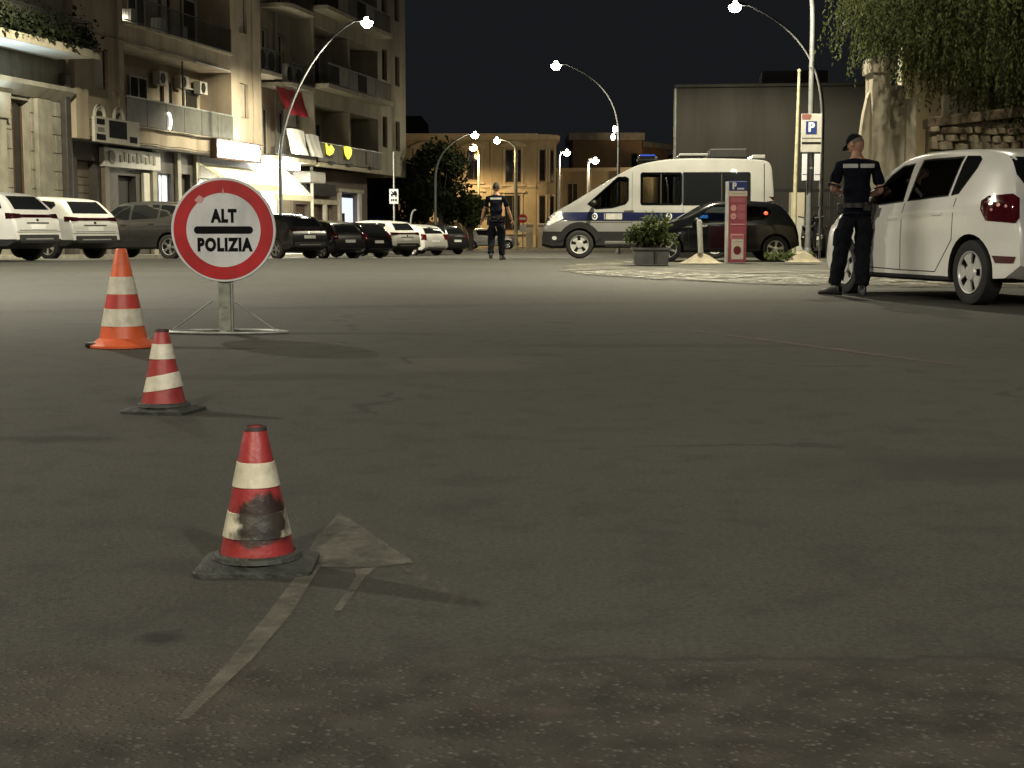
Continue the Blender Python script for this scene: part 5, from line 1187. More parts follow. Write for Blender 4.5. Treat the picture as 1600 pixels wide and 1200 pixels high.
# parked scooter
sc = thing('parked_scooter', (7.75, 38.6, gz(38.6)), R(75), 'dark motor scooter parked between the beige post and the lamp pole', 'scooter')
for x in (-.62, .62):
    w = MB().lathe([(.16, -.055), (.25, -.06), (.27, 0), (.25, .06), (.16, .055)], 24, axis='y', c=(x, 0, .27), cap=False).build('wheel', M['tyre'], sc, smooth=40); MB().lathe([(.165, -.04), (.03, -.05), (.03, .05), (.165, .04)], 18, axis='y', c=(x, 0, .27)).build('rim', M['alloy'], w)
MB().prism([(-.85, .55), (-.55, .82), (.0, .75), (.05, .35), (.35, .32), (.52, .95), (.62, 1.0), (.72, .6), (.5, .28), (-.1, .22), (-.55, .3)], -.16, .16).build('body', M['black_paint'], sc, bevel=.05)
MB().box(-.72, .02, -.15, .15, .79, .87).build('seat', M['black_plastic'], sc, bevel=.04); MB().tube([(.55, -.33, 1.1), (.55, 0, 1.04), (.55, .33, 1.1)], .02, 8).build('handlebar', M['black_plastic'], sc)
MB().tube([(.62, 0, .27), (.58, 0, .6)], .03, 8).build('fork', M['steel'], sc); MB().ball((-.86, 0, .62), (.04, .09, .05), 10, 6).build('tail_light', M['red_lens'], sc)

# red pay column
tt = thing('pay_column', (4.74, 31.3, .02), R(4), 'red parking pay column with a blue P top on the pavement edge', 'pay column')
MB().box(-.225, .225, -.14, .14, .0, 1.50).build('column_body', M['totem_red'], tt, bevel=.02)
MB().box(-.245, -.228, -.15, .15, .0, 1.78).build('pale_edge', M['white_post'], tt, bevel=.004)
c_ = MB().box(-.226, .232, -.15, .15, 1.575, 1.785).build('blue_top', M['blue_ink'], tt, bevel=.025)
tt.scale = (.86, 1, .955)
text("P", .19, M['white_sheet'], c_, (-.10, -.156, 1.675), bold=.012); MB().box(-.03, .14, -.156, -.1505, 1.60, 1.635).build('print_line', M['paper'], c_, bevel=.002)
k = MB().box(-.226, .226, -.145, .145, 1.455, 1.572).build('cream_band', M['totem_cream'], tt, bevel=.004); MB().box(-.15, .15, -.150, -.1455, 1.505, 1.52).build('print_line', M['sign_grey'], k)
for z, m in ((1.20, 'totem_red2'), (1.02, 'totem_red2')):
    MB().box(-.01, .18, -.150, -.1405, z - .075, z + .075).build('print_panel', M[m], tt, bevel=.003)
    MB().lathe([(.07, -.152), (.07, -.1405)], 24, axis='y', c=(-.11, 0, z)).build('round_symbol', M['totem_pink'], tt)
MB().box(-.14, -.07, -.156, -.1525, 1.005, 1.018, 0).build('symbol_mark', M['totem_red2'], tt)
MB().box(-.18, .18, -.150, -.1405, 1.32, 1.42).build('print_panel', M['totem_red2'], tt, bevel=.003); MB().box(-.19, .17, -.155, -.1405, .83, .855).build('pink_line', M['totem_pink'], tt)
MB().box(-.17, .15, -.155, -.1405, .52, .63).build('display_frame', M['totem_pink'], tt, bevel=.006); MB().box(-.155, .135, -.160, -.1555, .535, .60).build('display', M['totem_red2'], tt)
k = MB().box(-.15, .15, -.152, -.1405, .07, .515).build('cream_panel', M['totem_cream'], tt, bevel=.006); MB().lathe([(.095, -.158), (.095, -.1525)], 24, axis='y', c=(-.005, 0, .27)).build('round_symbol', M['totem_dark'], k); MB().box(-.06, .11, -.157, -.1525, .45, .475).build('print_line', M['sign_grey'], k)

# planter trough with bush
pt = thing('planter_trough', (2.78, 29.6, .02), R(-2), 'grey planter trough with a green bush in front of the small black car', 'planter')
b = MB(); b.prism([(-.33, 0), (.33, 0), (.35, .29), (-.35, .29)], -.30, .30).build('trough', M['trough'], pt, bevel=.015)
MB().box(-.385, .385, -.33, .33, .29, .335).build('trough_rim', M['trough'], pt, bevel=.012); MB().box(-.33, .33, -.28, .28, .27, .34).build('soil', M['soil'], pt)
MB().tube([(.05, -.31, .03), (.055, -.317, .2), (.045, -.325, .29)], .012, 6).build('cable', M['black_plastic'], pt)
bu = thing('green_bush', (2.78, 29.6, .33), 0, 'feathery green bush growing in the grey planter trough', 'bush')
rb = random.Random(11); pts = []; sz = []; stems = MB()
for i in range(46):
    a = rb.uniform(0, 6.28); e = rb.uniform(.15, 1.0); L = rb.uniform(.38, .66); dx, dy = math.cos(a) * (1 - e * .55), math.sin(a) * (1 - e * .55) * .8
    p0 = Vector((rb.uniform(-.2, .2), rb.uniform(-.15, .15), 0)); p3 = p0 + Vector((dx * .40, dy * .40, L * e * .95 + .05)); p1 = p0 + Vector((dx * .12, dy * .1, L * .6)); path = bez(p0, p1, (p1 + p3) / 2 + Vector((0, 0, .06)), p3, 7)
    stems.tube(path, .006, 4, cap=False)
    for q in path[2:]:
        for _ in range(13): pts.append(tuple(Vector(q) + Vector((rb.gauss(0, .045), rb.gauss(0, .045), rb.gauss(0, .05))))); sz.append(rb.uniform(.045, .10))
stems.build('stem', M['bark'], bu, weld=False); leaf_cloud(pts, sz, rb, .1).build('foliage', M['leaf_bush'], bu, weld=False)['kind'] = 'stuff'
# white bollard and sand heap
t = thing('white_bollard', (3.93, 30.9, .02), 0, 'slightly leaning white bollard in a sand heap beside the black car', 'bollard'); MB().tube([(.03, 0, 0), (.0, 0, .5), (-.02, 0, .86), (-.022, 0, .90)], [.055, .055, .055, .03], 12).build('post_shaft', M['white_post'], t, smooth=40)
def heap(name, loc, rx, ry, h, m, label, seed):
    b = MB(); n = 22; k = 8
    for j in range(k + 1):
        for i in range(n):
            a = 2 * math.pi * i / n; q = j / k; rr = 1 + .25 * noise.noise(Vector((math.cos(a) * 1.5, math.sin(a) * 1.5, seed)))
            b.v.append((rx * rr * (1 - q) * math.cos(a), ry * rr * (1 - q) * math.sin(a), h * (math.sin(q * 1.57) ** 1.6) * (1 + .2 * noise.noise(Vector((a, q * 3, seed))))))
    for j in range(k):
        for i in range(n): b.f.append((j * n + i, j * n + (i + 1) % n, (j + 1) * n + (i + 1) % n, (j + 1) * n + i)); b.m.append(0)
    return tag(b.build(name, M[m], None, smooth=50, loc=loc), label, 'heap')
heap('sand_heap', (3.93, 30.75, .02), .45, .32, .20, 'sand', 'pale sand heap around the white bollard foot', 2)
heap('earth_heap', (6.0, 30.6, .05), .42, .3, .22, 'sand', 'sandy heap with weeds by the black car rear wheel', 5)
rb = random.Random(5); gp = []; gs = []
for i in range(260): a = rb.uniform(0, 6.28); q = rb.random() ** .5; gp.append((5.75 + .5 * q * math.cos(a), 30.75 + .25 * q * math.sin(a), .05 + rb.uniform(.02, .16))); gs.append(rb.uniform(.05, .12))
o = leaf_cloud(gp, gs, rb, -1.2).build('weeds', M['leaf_bush'], None, weld=False); o['kind'] = 'stuff'; o['label'] = 'low weeds growing on the sandy heap'

# right-hand walls under the tree
gp_ = thing('plaster_gateway', (6.52, 27.2, .02), 0, 'tall beige plaster gate wall with pilasters behind the officer', 'wall')
MB().box(-.02, .30, -.3, .3, 0, 3.75).build('pilaster', M['cream'], gp_, bevel=.015); MB().box(-.07, .35, -.35, .35, 3.5, 3.78).build('pilaster_cap', M['cream'], gp_, bevel=.02)
MB().box(.30, .62, -.1, .25, 0, 3.3).build('wall', M['cream'], gp_); MB().box(.62, .80, -.22, .3, 0, 3.05).build('pilaster', M['cream'], gp_, bevel=.012); MB().box(.80, 4.6, .9, 1.2, 0, 4.1).build('wall_back', M['cream'], gp_)
sw = MB(); sw.prism([(-.02, 0), (-.20, 0), (-.22, 1.6), (-.19, 2.2), (-.13, 2.75), (-.06, 3.1), (-.02, 3.2)], -.08, .12).build('curved_wing', M['cream'], gp_)
MB().box(1.55, 1.85, .78, .89, 2.75, 3.22).build('white_notice', M['tarp'], gp_, bevel=.02)
rw = thing('rubble_wall', (7.45, 26.6, .02), R(-6), 'low rubble stone wall with a brown coping behind the white hatchback', 'wall')
MB().box(0, 7.5, 0, .4, 0, 2.58).build('mortar_core', M['mortar'], rw)
cop = MB(); cop.prism([(-.05, 2.68), (1.0, 2.80), (2.5, 2.95), (7.5, 3.0), (7.5, 2.82), (2.5, 2.78), (1.0, 2.62), (-.05, 2.50)], -.09, .45).build('coping', M['rubble2'], rw, bevel=.03)
rs = random.Random(21); vz = 1.05; nst = 0
while vz < 2.5:
    hh = rs.uniform(.11, .19); x = -.02 + rs.uniform(-.05, 0)
    while x < 7.4 and nst < 290:
        ww = rs.choice((rs.uniform(.12, .2), rs.uniform(.2, .42))); bmx = bmesh.new(); bmesh.ops.create_icosphere(bmx, subdivisions=1, radius=1)
        for v in bmx.verts:
            v.co = Vector([math.copysign(abs(c) ** .55, c) for c in v.co]) * (1 + .16 * noise.noise(v.co * 2 + Vector((nst, 0, 0))))
            v.co = Vector((v.co.x * ww * .53, v.co.y * .10, v.co.z * hh * rs.uniform(.50, .60)))
        me = bpy.data.meshes.new('stone'); bmx.to_mesh(me); bmx.free(); me.materials.append(M['rubble'] if rs.random() < .7 else M['rubble2']); set_smooth(me, 50)
        obj('stone', me, rw, (max(.08, x + ww / 2), -.02 + rs.uniform(-.03, .02), min(2.5, vz + hh / 2 + rs.uniform(-.035, .035)))); nst += 1; x += ww
    vz += hh
# pepper tree
tr = thing('pepper_tree', (9.5, 26.9, .05), 0, 'big pepper tree with hanging foliage over the right-hand wall', 'tree')
rt = random.Random(9)
MB().tube([(0, 0, 0), (.05, .02, .8), (-.02, .05, 1.8), (.1, .0, 2.7), (.05, 0, 3.6)], [.42, .30, .27, .25, .18], 14).build('trunk', M['bark'], tr, smooth=50)
for (dx, dy, dz) in ((-2.9, .2, 5.0), (-1.6, -1.0, 5.8), (1.8, -.4, 5.6), (.3, 1.6, 5.9), (2.7, .7, 4.9), (-.6, .4, 6.6)):
    MB().tube(bez((.05, 0, 2.6), (dx * .25, dy * .25, 3.8), (dx * .6, dy * .6, dz), (dx, dy, dz + .1), 8), [.17, .15, .13, .11, .09, .075, .06, .045, .03], 8).build('limb', M['bark'], tr, smooth=50)
lv = MB(); tw = MB()
floor_t = [(-4.2, 4.7), (-3.7, 4.3), (-3.0, 3.9), (-2.3, 3.6), (-1.9, 3.25), (-1.6, 3.1), (-1.1, 2.95), (-.8, 2.35), (-.4, 2.3), (0, 2.25), (3.5, 2.2)]
def bez1(p0, p1, p2, p3, t): return (1 - t) ** 3 * p0 + 3 * (1 - t) ** 2 * t * p1 + 3 * (1 - t) * t * t * p2 + t ** 3 * p3
for i in range(3000):
    while True:
        x, y, z = rt.uniform(-1, 1), rt.uniform(-1, 1), rt.uniform(-1, 1)
        if x * x + y * y + z * z < 1: break
    cl = noise.noise(Vector((x * 2.2, y * 2.2, z * 1.4)))
    if cl < -.16: continue
    p = Vector((x * 3.6, y * 2.6, 5.2 + z * 1.9)); fl_ = interp(floor_t, p.x) + rt.gauss(0, .22) + .35 * noise.noise(Vector((p.x * 1.7, p.y * 1.7, 4)))
    L = rt.uniform(.9, 2.4); out = Vector((x, y, 0)) * rt.uniform(.1, .45) + Vector((rt.gauss(0, .15), rt.gauss(0, .15), 0))
    q0 = p; q1 = p + out * .5 + Vector((0, 0, .18)); q2 = p + out * .9 + Vector((0, 0, -L * .4)); q3 = p + out + Vector((0, 0, -L))
    st = int(L / .06)
    for k in range(st):
        t = k / st; c = bez1(q0, q1, q2, q3, t)
        if c.z < fl_: break
        for s in (-1, 1):
            d = Vector((rt.gauss(0, 1), rt.gauss(0, 1), -2.0 + rt.gauss(0, .6))).normalized(); a = d.cross(Vector((rt.gauss(0, 1), rt.gauss(0, 1), rt.gauss(0, 1)))).normalized(); ln = rt.uniform(.06, .125)
            w = a * ln * .16; lv.add([c, c + d * ln * .5 + w, c + d * ln, c + d * ln * .5 - w], [(0, 1, 2, 3)])
lv.build('crown', M['leaf_pepper'], tr, weld=False)
# dark tree at the far left-hand kerb
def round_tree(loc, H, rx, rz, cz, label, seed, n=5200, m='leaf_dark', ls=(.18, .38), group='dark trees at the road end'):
    t = thing('dark_tree', loc, 0, label, 'tree', group); rr = random.Random(seed)
    MB().tube([(0, 0, 0), (.08, 0, H * .25), (-.05, .05, H * .5), (0, 0, H * .8)], [.22, .17, .13, .05], 10).build('trunk', M['bark'], t, smooth=50)
    for k in range(5):
        a = k * 1.25; MB().tube(bez((0, 0, H * .3), (.3 * math.cos(a), .3 * math.sin(a), H * .45), (rx * .4 * math.cos(a), rx * .4 * math.sin(a), H * .55), (rx * .75 * math.cos(a), rx * .75 * math.sin(a), cz + rz * .2), 6), [.09, .08, .07, .06, .05, .035, .02], 6).build('limb', M['bark'], t, smooth=50)
    cl = []
    for k in range(34):
        while True:
            v = Vector((rr.uniform(-1, 1), rr.uniform(-1, 1), rr.uniform(-1, 1)))
            if .25 < v.length < 1: break
        cl.append((Vector((v.x * rx * .85, v.y * rx * .85, cz + v.z * rz * .85)), rr.uniform(.22, .42) * rx))
    pts = []; sz = []
    for k in range(n):
        c, r = rr.choice(cl); v = Vector((rr.gauss(0, 1), rr.gauss(0, 1), rr.gauss(0, 1))).normalized() * r * rr.random() ** .4
        pts.append(c + v); sz.append(rr.uniform(*ls))
    leaf_cloud(pts, sz, rr, .2).build('crown', M[m], t, weld=False); return t
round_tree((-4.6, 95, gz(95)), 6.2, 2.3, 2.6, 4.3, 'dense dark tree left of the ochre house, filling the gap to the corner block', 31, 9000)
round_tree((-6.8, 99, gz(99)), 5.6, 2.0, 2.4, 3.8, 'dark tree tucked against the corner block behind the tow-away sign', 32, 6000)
round_tree((-2.75, 97, gz(97)), 3.4, 1.15, 1.0, 2.6, 'small round green tree at the foot of the amber lamp', 33, 3600, 'leaf_bush')
t = thing('bare_tree', (-3.75, 110, gz(110)), 0, 'slim bent pale tree trunk below the dark crown', 'tree'); MB().tube(bez((0, 0, 0), (.1, 0, 1.2), (.0, 0, 2.2), (-.8, 0, 2.7), 10), [.11] * 8 + [.09, .07, .05], 8).build('trunk', M['ochre_trim'], t, smooth=50)

# ------------------------------------------------------------------ cones
def ring_part(name, parent, m, prof_r, z0, z1, off, dz=None, n=48):
    b = MB(); r0, r1 = prof_r(z0), prof_r(z1)
    b.lathe([(r0 + .0005, z0), (r0 + off, z0 + .001), (r1 + off, z1 - .001), (r1 + .0005, z1)], n, cap=False, dz=dz)
    return b.build(name, m, parent, smooth=40)
def small_cone(loc, rz, label, red, white, dz=None, cap=True, sc=(1, 1, .965), b=((.192, .248), (.078, .136))):
    t = thing('traffic_cone', loc, rz, label, 'traffic cone', 'red and white traffic cones')
    def pr(z): return .083 + (.0235 - .083) * (z - .03) / (.327 - .03)
    t.scale = sc
    bs = MB(); s = .128
    pl = rect(-s, s, -s * .86, s * .86, .022, 4); n = len(pl)
    for z, k in ((0, 1.0), (.010, 1.0), (.014, .98), (.016, .92), (.024, .76)):
        bs.v += [(x * k, y * k, z + (.006 * abs(math.sin(3 * x / s)) * (x > 0) if z < .013 and z > 0 else 0)) for x, y in pl]
    for j in range(4):
        for i in range(n): bs.f.append((j * n + i, j * n + (i + 1) % n, (j + 1) * n + (i + 1) % n, (j + 1) * n + i)); bs.m.append(0)
    bs.f += [tuple(range(n))[::-1], tuple(4 * n + i for i in range(n))]; bs.m += [0, 0]
    bs.build('base_plate', M['rubber'], t, smooth=35)
    MB().lathe([(.098, .026), (.094, .036), (.086, .040), (.083, .040)], 48, cap=False).build('base_ring', M['rubber'], t, smooth=40)
    MB().lathe([(pr(.028), .028), (pr(.12), .12), (pr(.2), .2), (pr(.322), .322), (pr(.327) - .002, .327), (.019, .326), (.017, .30)], 48, cap=False).build('cone_body', red, t, smooth=40)
    for (z0, z1), d in zip(b, (None, dz)): ring_part('reflective_band', t, white, pr, z0, z1, .0022, d)
    if cap: MB().lathe([(pr(.319) + .0012, .319), (pr(.326) + .0012, .326), (pr(.328), .3285), (.018, .328)], 40, cap=False).build('dark_tip', M['cone_cap'], t, smooth=40)
    return t
small_cone((-.565, 3.21, 0), R(2), 'nearest red cone with a black scuff smeared across its lower white band', M['cone_red_scuff'], M['cone_white_scuff'])
small_cone((-1.43, 6.0, 0), R(-14), 'middle red cone whose lower white band sits crooked', M['cone_red'], M['cone_white'], sc=(1.1, 1.1, 1.03), dz=lambda q: .012 * math.cos(q - .15), cap=True, b=((.212, .272), (.090, .150)))
t = thing('traffic_cone', (-2.46, 9.3, 0), R(20), 'tall bright orange cone with two white bands, farthest of the three', 'traffic cone', 'red and white traffic cones')
def pr3(z): return .150 + (.034 - .150) * (z - .05) / (.62 - .05)
MB().lathe([(.215, .004), (.215, .018), (.19, .03), (.162, .05), (pr3(.06), .06), (pr3(.3), .3), (pr3(.61), .61), (.030, .62), (.026, .60)], 48, cap=False).build('cone_body', M['cone_orange'], t, smooth=40)
for z0, z1 in ((.135, .245), (.335, .445)): ring_part('reflective_band', t, M['cone_white'], pr3, z0, z1, .003)
ring_part('dull_band', t, M['cone_orange2'], pr3, .250, .330, .0025)
k = MB(); k.prism([(-.24, -.03), (-.13, -.10), (-.11, .06), (-.20, .08)], .003, .035, 'xy'); k.build('base_weight', M['black_plastic'], t, bevel=.01)

# ------------------------------------------------------------------ police stop sign
ss = thing('stop_sign', (-2.045, 10.5, 0), R(2), 'round red and white sign reading ALT POLIZIA on a portable metal stand', 'sign')
CZ = .735; RD = .365
d = MB().lathe([(RD, -.010), (RD + .004, -.004), (RD + .004, .006), (RD, .012)], 72, axis='y', c=(0, 0, CZ)).build('sign_disc', M['white_sheet'], ss, smooth=40)
an = MB(); n = 80
for i in range(n):
    a = 2 * math.pi * i / n; c_, s_ = math.cos(a), math.sin(a)
    for r_, y in ((RD - .014, -.0105), (RD - .014, -.0135), (.262, -.0135), (.262, -.0105)): an.v.append((r_ * c_, y, CZ + r_ * s_))
for i in range(n):
    j = (i + 1) % n
    for q in range(4): an.f.append((i * 4 + q, j * 4 + q, j * 4 + (q + 1) % 4, i * 4 + (q + 1) % 4)); an.m.append(0)
an.build('red_ring', M['red_sheet'], ss)
MB().prism(rect(-.208, .208, CZ - .026, CZ + .026, .026, 6), -.0145, -.0105).build('black_bar', M['black_ink'], ss)
text("ALT", .122, M['black_ink'], ss, (.005, -.0125, CZ + .095), bold=.007, sx=.74, space=1.14)
text("POLIZIA", .122, M['black_ink'], ss, (.005, -.0125, CZ - .108), bold=.007, sx=.76, space=1.16)
MB().prism([(-.20, CZ + .21), (-.165, CZ + .245), (-.13, CZ + .22), (-.15, CZ + .19), (-.185, CZ + .195)], -.0150, -.0137).build('peeled_patch', M['totem_pink'], ss)
MB().prism([(-.004, CZ + .258), (.003, CZ + .30), (.008, CZ + .258)], -.0150, -.0137).build('peeled_patch', M['totem_pink'], ss)
MB().box(-.05, .035, .014, .05, .005, 1.02).build('post', M['old_steel'], ss, bevel=.004)
MB().box(.038, .052, .010, .055, .005, .60).build('post_flange', M['steel'], ss, bevel=.003)
for z in (.50, .62): MB().box(-.07, .07, .013, .016, z, z + .03).build('clamp', M['steel'], ss)
for path in ([(-.49, .03, .012), (-.30, -.10, .012), (-.05, -.16, .012), (.20, -.16, .012), (.45, -.06, .012)], [(-.49, .03, .012), (-.25, .16, .012), (.05, .20, .012), (.30, .13, .012), (.45, -.06, .012)]):
    MB().tube(path, .011, 8).build('base_bar', M['steel'], ss, smooth=40)
MB().box(-.03, .02, -.16, .20, .004, .02).build('base_crossbar', M['steel'], ss)
for x in (-1, 1): MB().tube([(-.02 + x * .07, .03, .235), (x * .36 - .03, .10, .022)], .005, 6).build('stay', M['steel'], ss)

# ------------------------------------------------------------------ people
def skin_mesh(V, Eg, root, sub=3, squash=None, noise_amp=0, seed=0, nscale=9):
    """V: list of ((x, y, z), radius or (rx, ry)); one continuous surface grown round the joints"""
    me = bpy.data.meshes.new('figure'); me.from_pydata([v[0] for v in V], Eg, [])
    bm = bmesh.new(); bm.from_mesh(me); ly = bm.verts.layers.skin.verify(); bm.verts.ensure_lookup_table()
    for v, (p, r) in zip(bm.verts, V):
        v[ly].radius = (r, r) if isinstance(r, (int, float)) else r
        v[ly].use_root = False
    bm.verts[root][ly].use_root = True
    bm.to_mesh(me); bm.free()
    def mods(o):
        m = o.modifiers.new('s', 'SKIN'); m.use_smooth_shade = True; m.branch_smoothing = .3
        m = o.modifiers.new('d', 'SUBSURF'); m.levels = sub; m.render_levels = sub
    r = evaluated(me, mods)
    for v in r.vertices:
        if squash: v.co = squash(v.co)
        if noise_amp:
            q = v.co * nscale + Vector((seed, 0, 0)); v.co += Vector((noise.noise(q), noise.noise(q + Vector((7, 0, 0))), noise.noise(q + Vector((0, 9, 0))) * .4)) * noise_amp
    r.polygons.foreach_set("use_smooth", [True] * len(r.polygons)); return r
def torso_squash(c):
    c = c.copy()
    if .80 < c.z < 1.52 and abs(c.x) < .27:
        k = .74 if .9 < c.z < 1.45 else .82; c.y *= k
    return c
def hand(mb_parts, wrist, dirv, palm_n, s=1.0):
    """palm and five bent fingers as their own skinned chains rooted in the palm"""
    d = Vector(dirv).normalized(); n_ = Vector(palm_n).normalized(); side = d.cross(n_).normalized(); w = Vector(wrist)
    V = [(w, .026 * s), (w + d * .045 * s, .034 * s), (w + d * .085 * s, .036 * s)]
    mb_parts.append(skin_mesh([(tuple(p), (r, r * .55)) for p, r in V], [(0, 1), (1, 2)], 0, 2))
    for k, (o, L) in enumerate(((-.030, .072), (-.010, .082), (.010, .077), (.030, .060))):
        p0 = w + d * .075 * s + side * o * s; p1 = w + d * .105 * s + side * o * 1.05 * s + n_ * .004; p2 = p1 + (d * .8 + n_ * .5).normalized() * L * .45 * s; p3 = p2 + (d * .4 + n_ * .9).normalized() * L * .45 * s
        mb_parts.append(skin_mesh([(tuple(p), r * s) for p, r in ((p0, .009), (p1, .0095), (p2, .0085), (p3, .007))], [(0, 1), (1, 2), (2, 3)], 0, 1))
    p0 = w + d * .03 * s - side * .022 * s; p1 = p0 + (d * .6 - side * .7 + n_ * .3).normalized() * .04 * s; p2 = p1 + (d * .8 + n_ * .5).normalized() * .035 * s
    mb_parts.append(skin_mesh([(tuple(p), r * s) for p, r in ((p0, .012), (p1, .011), (p2, .008))], [(0, 1), (1, 2)], 0, 1))
def join_meshes(name, meshes, mats, mi=None):
    bm = bmesh.new()
    for i, me in enumerate(meshes):
        k = len(bm.faces); bm.from_mesh(me); bm.faces.ensure_lookup_table()
        for f in bm.faces[k:]: f.material_index = mi[i] if mi else 0; f.smooth = True
    me = bpy.data.meshes.new(name); bm.to_mesh(me); bm.free()
    for m in mats: me.materials.append(m)
    return me
def head_mesh(c, yaw, pitch):
    """skull, jaw, nose, brow, ears and eyes; face looks along +y before turning"""
    b = MB(); n, h = 32, 24
    for i in range(h + 1):
        a = -math.pi / 2 + math.pi * i / h
        for k in range(n):
            q = 2 * math.pi * k / n; x, y, z = math.cos(a) * math.sin(q), math.cos(a) * math.cos(q), math.sin(a)
            w = .076 * (1 - .22 * max(0, -z) ** 1.5 * (1 if y > 0 else .5)); dep = .098 if y < 0 else .094
            X, Y, Z = x * w, y * dep, z * .118
            if z < -.1 and y > 0: Y += .012 * (-z); X *= 1 - .12 * (-z)
            if y < 0 and z < -.35: Y *= 1 - .5 * (-z - .35)
            if y > .6 and abs(x) < .3:      # nose, brow, mouth
                g_ = math.exp(-(x / .13) ** 2)
                Y += .020 * g_ * math.exp(-((z + .12) / .13) ** 2) + .006 * math.exp(-((z - .18) / .07) ** 2) + .006 * math.exp(-((z + .48) / .06) ** 2)
            if y > .5: Y -= .008 * math.exp(-((abs(x) - .38) / .14) ** 2 - ((z - .06) / .09) ** 2)
            b.v.append((X, Y, Z))
    for i in range(h):
        for k in range(n): b.f.append((i * n + k, i * n + (k + 1) % n, (i + 1) * n + (k + 1) % n, (i + 1) * n + k)); b.m.append(0)
    for s in (-1, 1):
        b.ball((s * .078, -.008, -.005), (.010, .022, .034), 12, 8); b.ball((s * .076, -.014, .012), (.014, .016, .018), 10, 6)
        b.ball((s * .030, .082, .012), (.014, .010, .010), 10, 6, mi=1)
    me = b.mesh('head', [M['skin'], M['white_sheet']], 60)
    me.transform(Matrix.Translation(Vector(c)) @ Matrix.Rotation(yaw, 4, 'Z') @ Matrix.Rotation(pitch, 4, 'X')); return me
def person(loc, rz, P, label, H=1.80):
    t = thing('person', loc, rz, label, 'person'); J = {k: Vector(v) for k, v in P['J'].items()}
    def mid(a, b_, q=.5): return tuple(J[a].lerp(J[b_], q))
    # body: one continuous surface of trunk, neck, arms and legs
    V = [((0, 0, .98), .105), ((0, .01, 1.12), .112), ((0, 0, 1.30), .135), ((0, -.005, 1.43), .105), ((0, .005, 1.52), .058), (tuple(Vector(P['head']) - Vector((0, .012, .05))), .055)]
    Eg = [(0, 1), (1, 2), (2, 3), (3, 4), (4, 5)]
    def add(parent, chain):
        for p, r in chain: V.append((tuple(p), r)); Eg.append((parent, len(V) - 1)); parent = len(V) - 1
        return parent
    for s in 'LR':
        add(3, [(J['sh' + s], .062), (mid('sh' + s, 'el' + s), .050), (J['el' + s], .041), (mid('el' + s, 'wr' + s, .35), .042), (J['wr' + s], .027)])
        add(0, [(J['hip' + s], .066), (mid('hip' + s, 'kn' + s), .066), (J['kn' + s], .054), (mid('kn' + s, 'an' + s, .35), .056), (J['an' + s], .040)])
    def slim(c):
        c = torso_squash(c)
        if .55 < c.z < 1.10 and abs(c.x) < .24: c.x *= .80; c.y *= .80
        return c
    parts = [skin_mesh(V, Eg, 0, 2, slim), head_mesh(P['head'], P.get('yaw', 0), P.get('pitch', 0))]
    for s in 'LR': hand(parts, J['wr' + s], J['wr' + s] - J['el' + s] + Vector(P.get('hb' + s, (0, 0, 0))), P['pn' + s])
    obj('body', join_meshes('body', parts, [M['skin'], M['white_sheet']], [0, 0] + [0] * (len(parts) - 2)), t)
    # polo shirt with short sleeves
    V = [((0, 0, .93), .150), ((0, .01, 1.03), .146), ((0, .01, 1.16), .148), ((0, -.005, 1.32), .165), ((0, -.005, 1.43), .125), ((0, .0, 1.515), .072)]; Eg = [(0, 1), (1, 2), (2, 3), (3, 4), (4, 5)]
    for s in 'LR': add(4, [(J['sh' + s], .083), (mid('sh' + s, 'el' + s, .45), .070), (mid('sh' + s, 'el' + s, .80), .066)])
    sm = skin_mesh(V, Eg, 1, 3, torso_squash, .012, 3); sm.materials.append(M['navy_shirt']); obj('polo_shirt', sm, t); sbv = bvh_of(sm)
    # trousers
    V = [((0, 0, 1.02), .148), ((0, 0, .95), .158)]; Eg = [(0, 1)]
    for s in 'LR': add(1, [(J['hip' + s] + Vector((0, 0, -.02)), .128), (mid('hip' + s, 'kn' + s, .5), .112), (J['kn' + s], .092), (mid('kn' + s, 'an' + s, .4), .088), (mid('kn' + s, 'an' + s, .85), .080), (J['an' + s] + Vector((0, 0, .01)), .078)])
    tm = skin_mesh(V, Eg, 0, 3, torso_squash, .018, 11, 11); tm.materials.append(M['navy_cloth']); obj('trousers', tm, t)
    tbv = bvh_of(tm)
    # thigh pockets
    for s, sg in (('L', -1), ('R', 1)):
        c = J['hip' + s].lerp(J['kn' + s], .62); pl = rect(-.07, .07, c.z - .10, c.z + .09, .015)
        U = (0, sg, 0)
        try: panel('thigh_pocket', tbv, [(a + sg * c.y, b_) for a, b_ in pl], (sg * 1, 0, 0), U, (0, 0, 1), M['navy_cloth'], t, off=.012, dist=1, step=.05)
        except Exception: pass
    # belt fitted round the waist, with its holster and pouches
    bb = MB(); n = 40
    def hit(a, z):
        o = Vector((math.cos(a) * 1.2, math.sin(a) * 1.2, z)); best = .15
        for bv in (sbv, tbv):
            h = bv.ray_cast(o, Vector((-math.cos(a), -math.sin(a), 0)))
            if h[0] is not None and h[0].xy.length < .26: best = max(best, h[0].xy.length)
        return best
    for i in range(n):
        a = 2 * math.pi * i / n; r_ = hit(a, .995) + .006
        for z, dr in ((.97, 0), (.97, .010), (1.02, .010), (1.02, 0)): bb.v.append(((r_ + dr) * math.cos(a), (r_ + dr) * math.sin(a), z))
    for i in range(n):
        j = (i + 1) % n
        for q in range(4): bb.f.append((i * 4 + q, j * 4 + q, j * 4 + (q + 1) % 4, i * 4 + (q + 1) % 4)); bb.m.append(0)
    bb.build('belt', M['leather'], t, smooth=50)
    for a, w, h_, z, nm in P['gear']:
        r_ = hit(a, z) + .03; o = MB().box(-.03, .03, -w / 2, w / 2, -h_ / 2, h_ / 2).build(nm, M['leather'], t, bevel=.014, loc=(r_ * math.cos(a), r_ * math.sin(a), z)); o.rotation_euler = (0, 0, a)
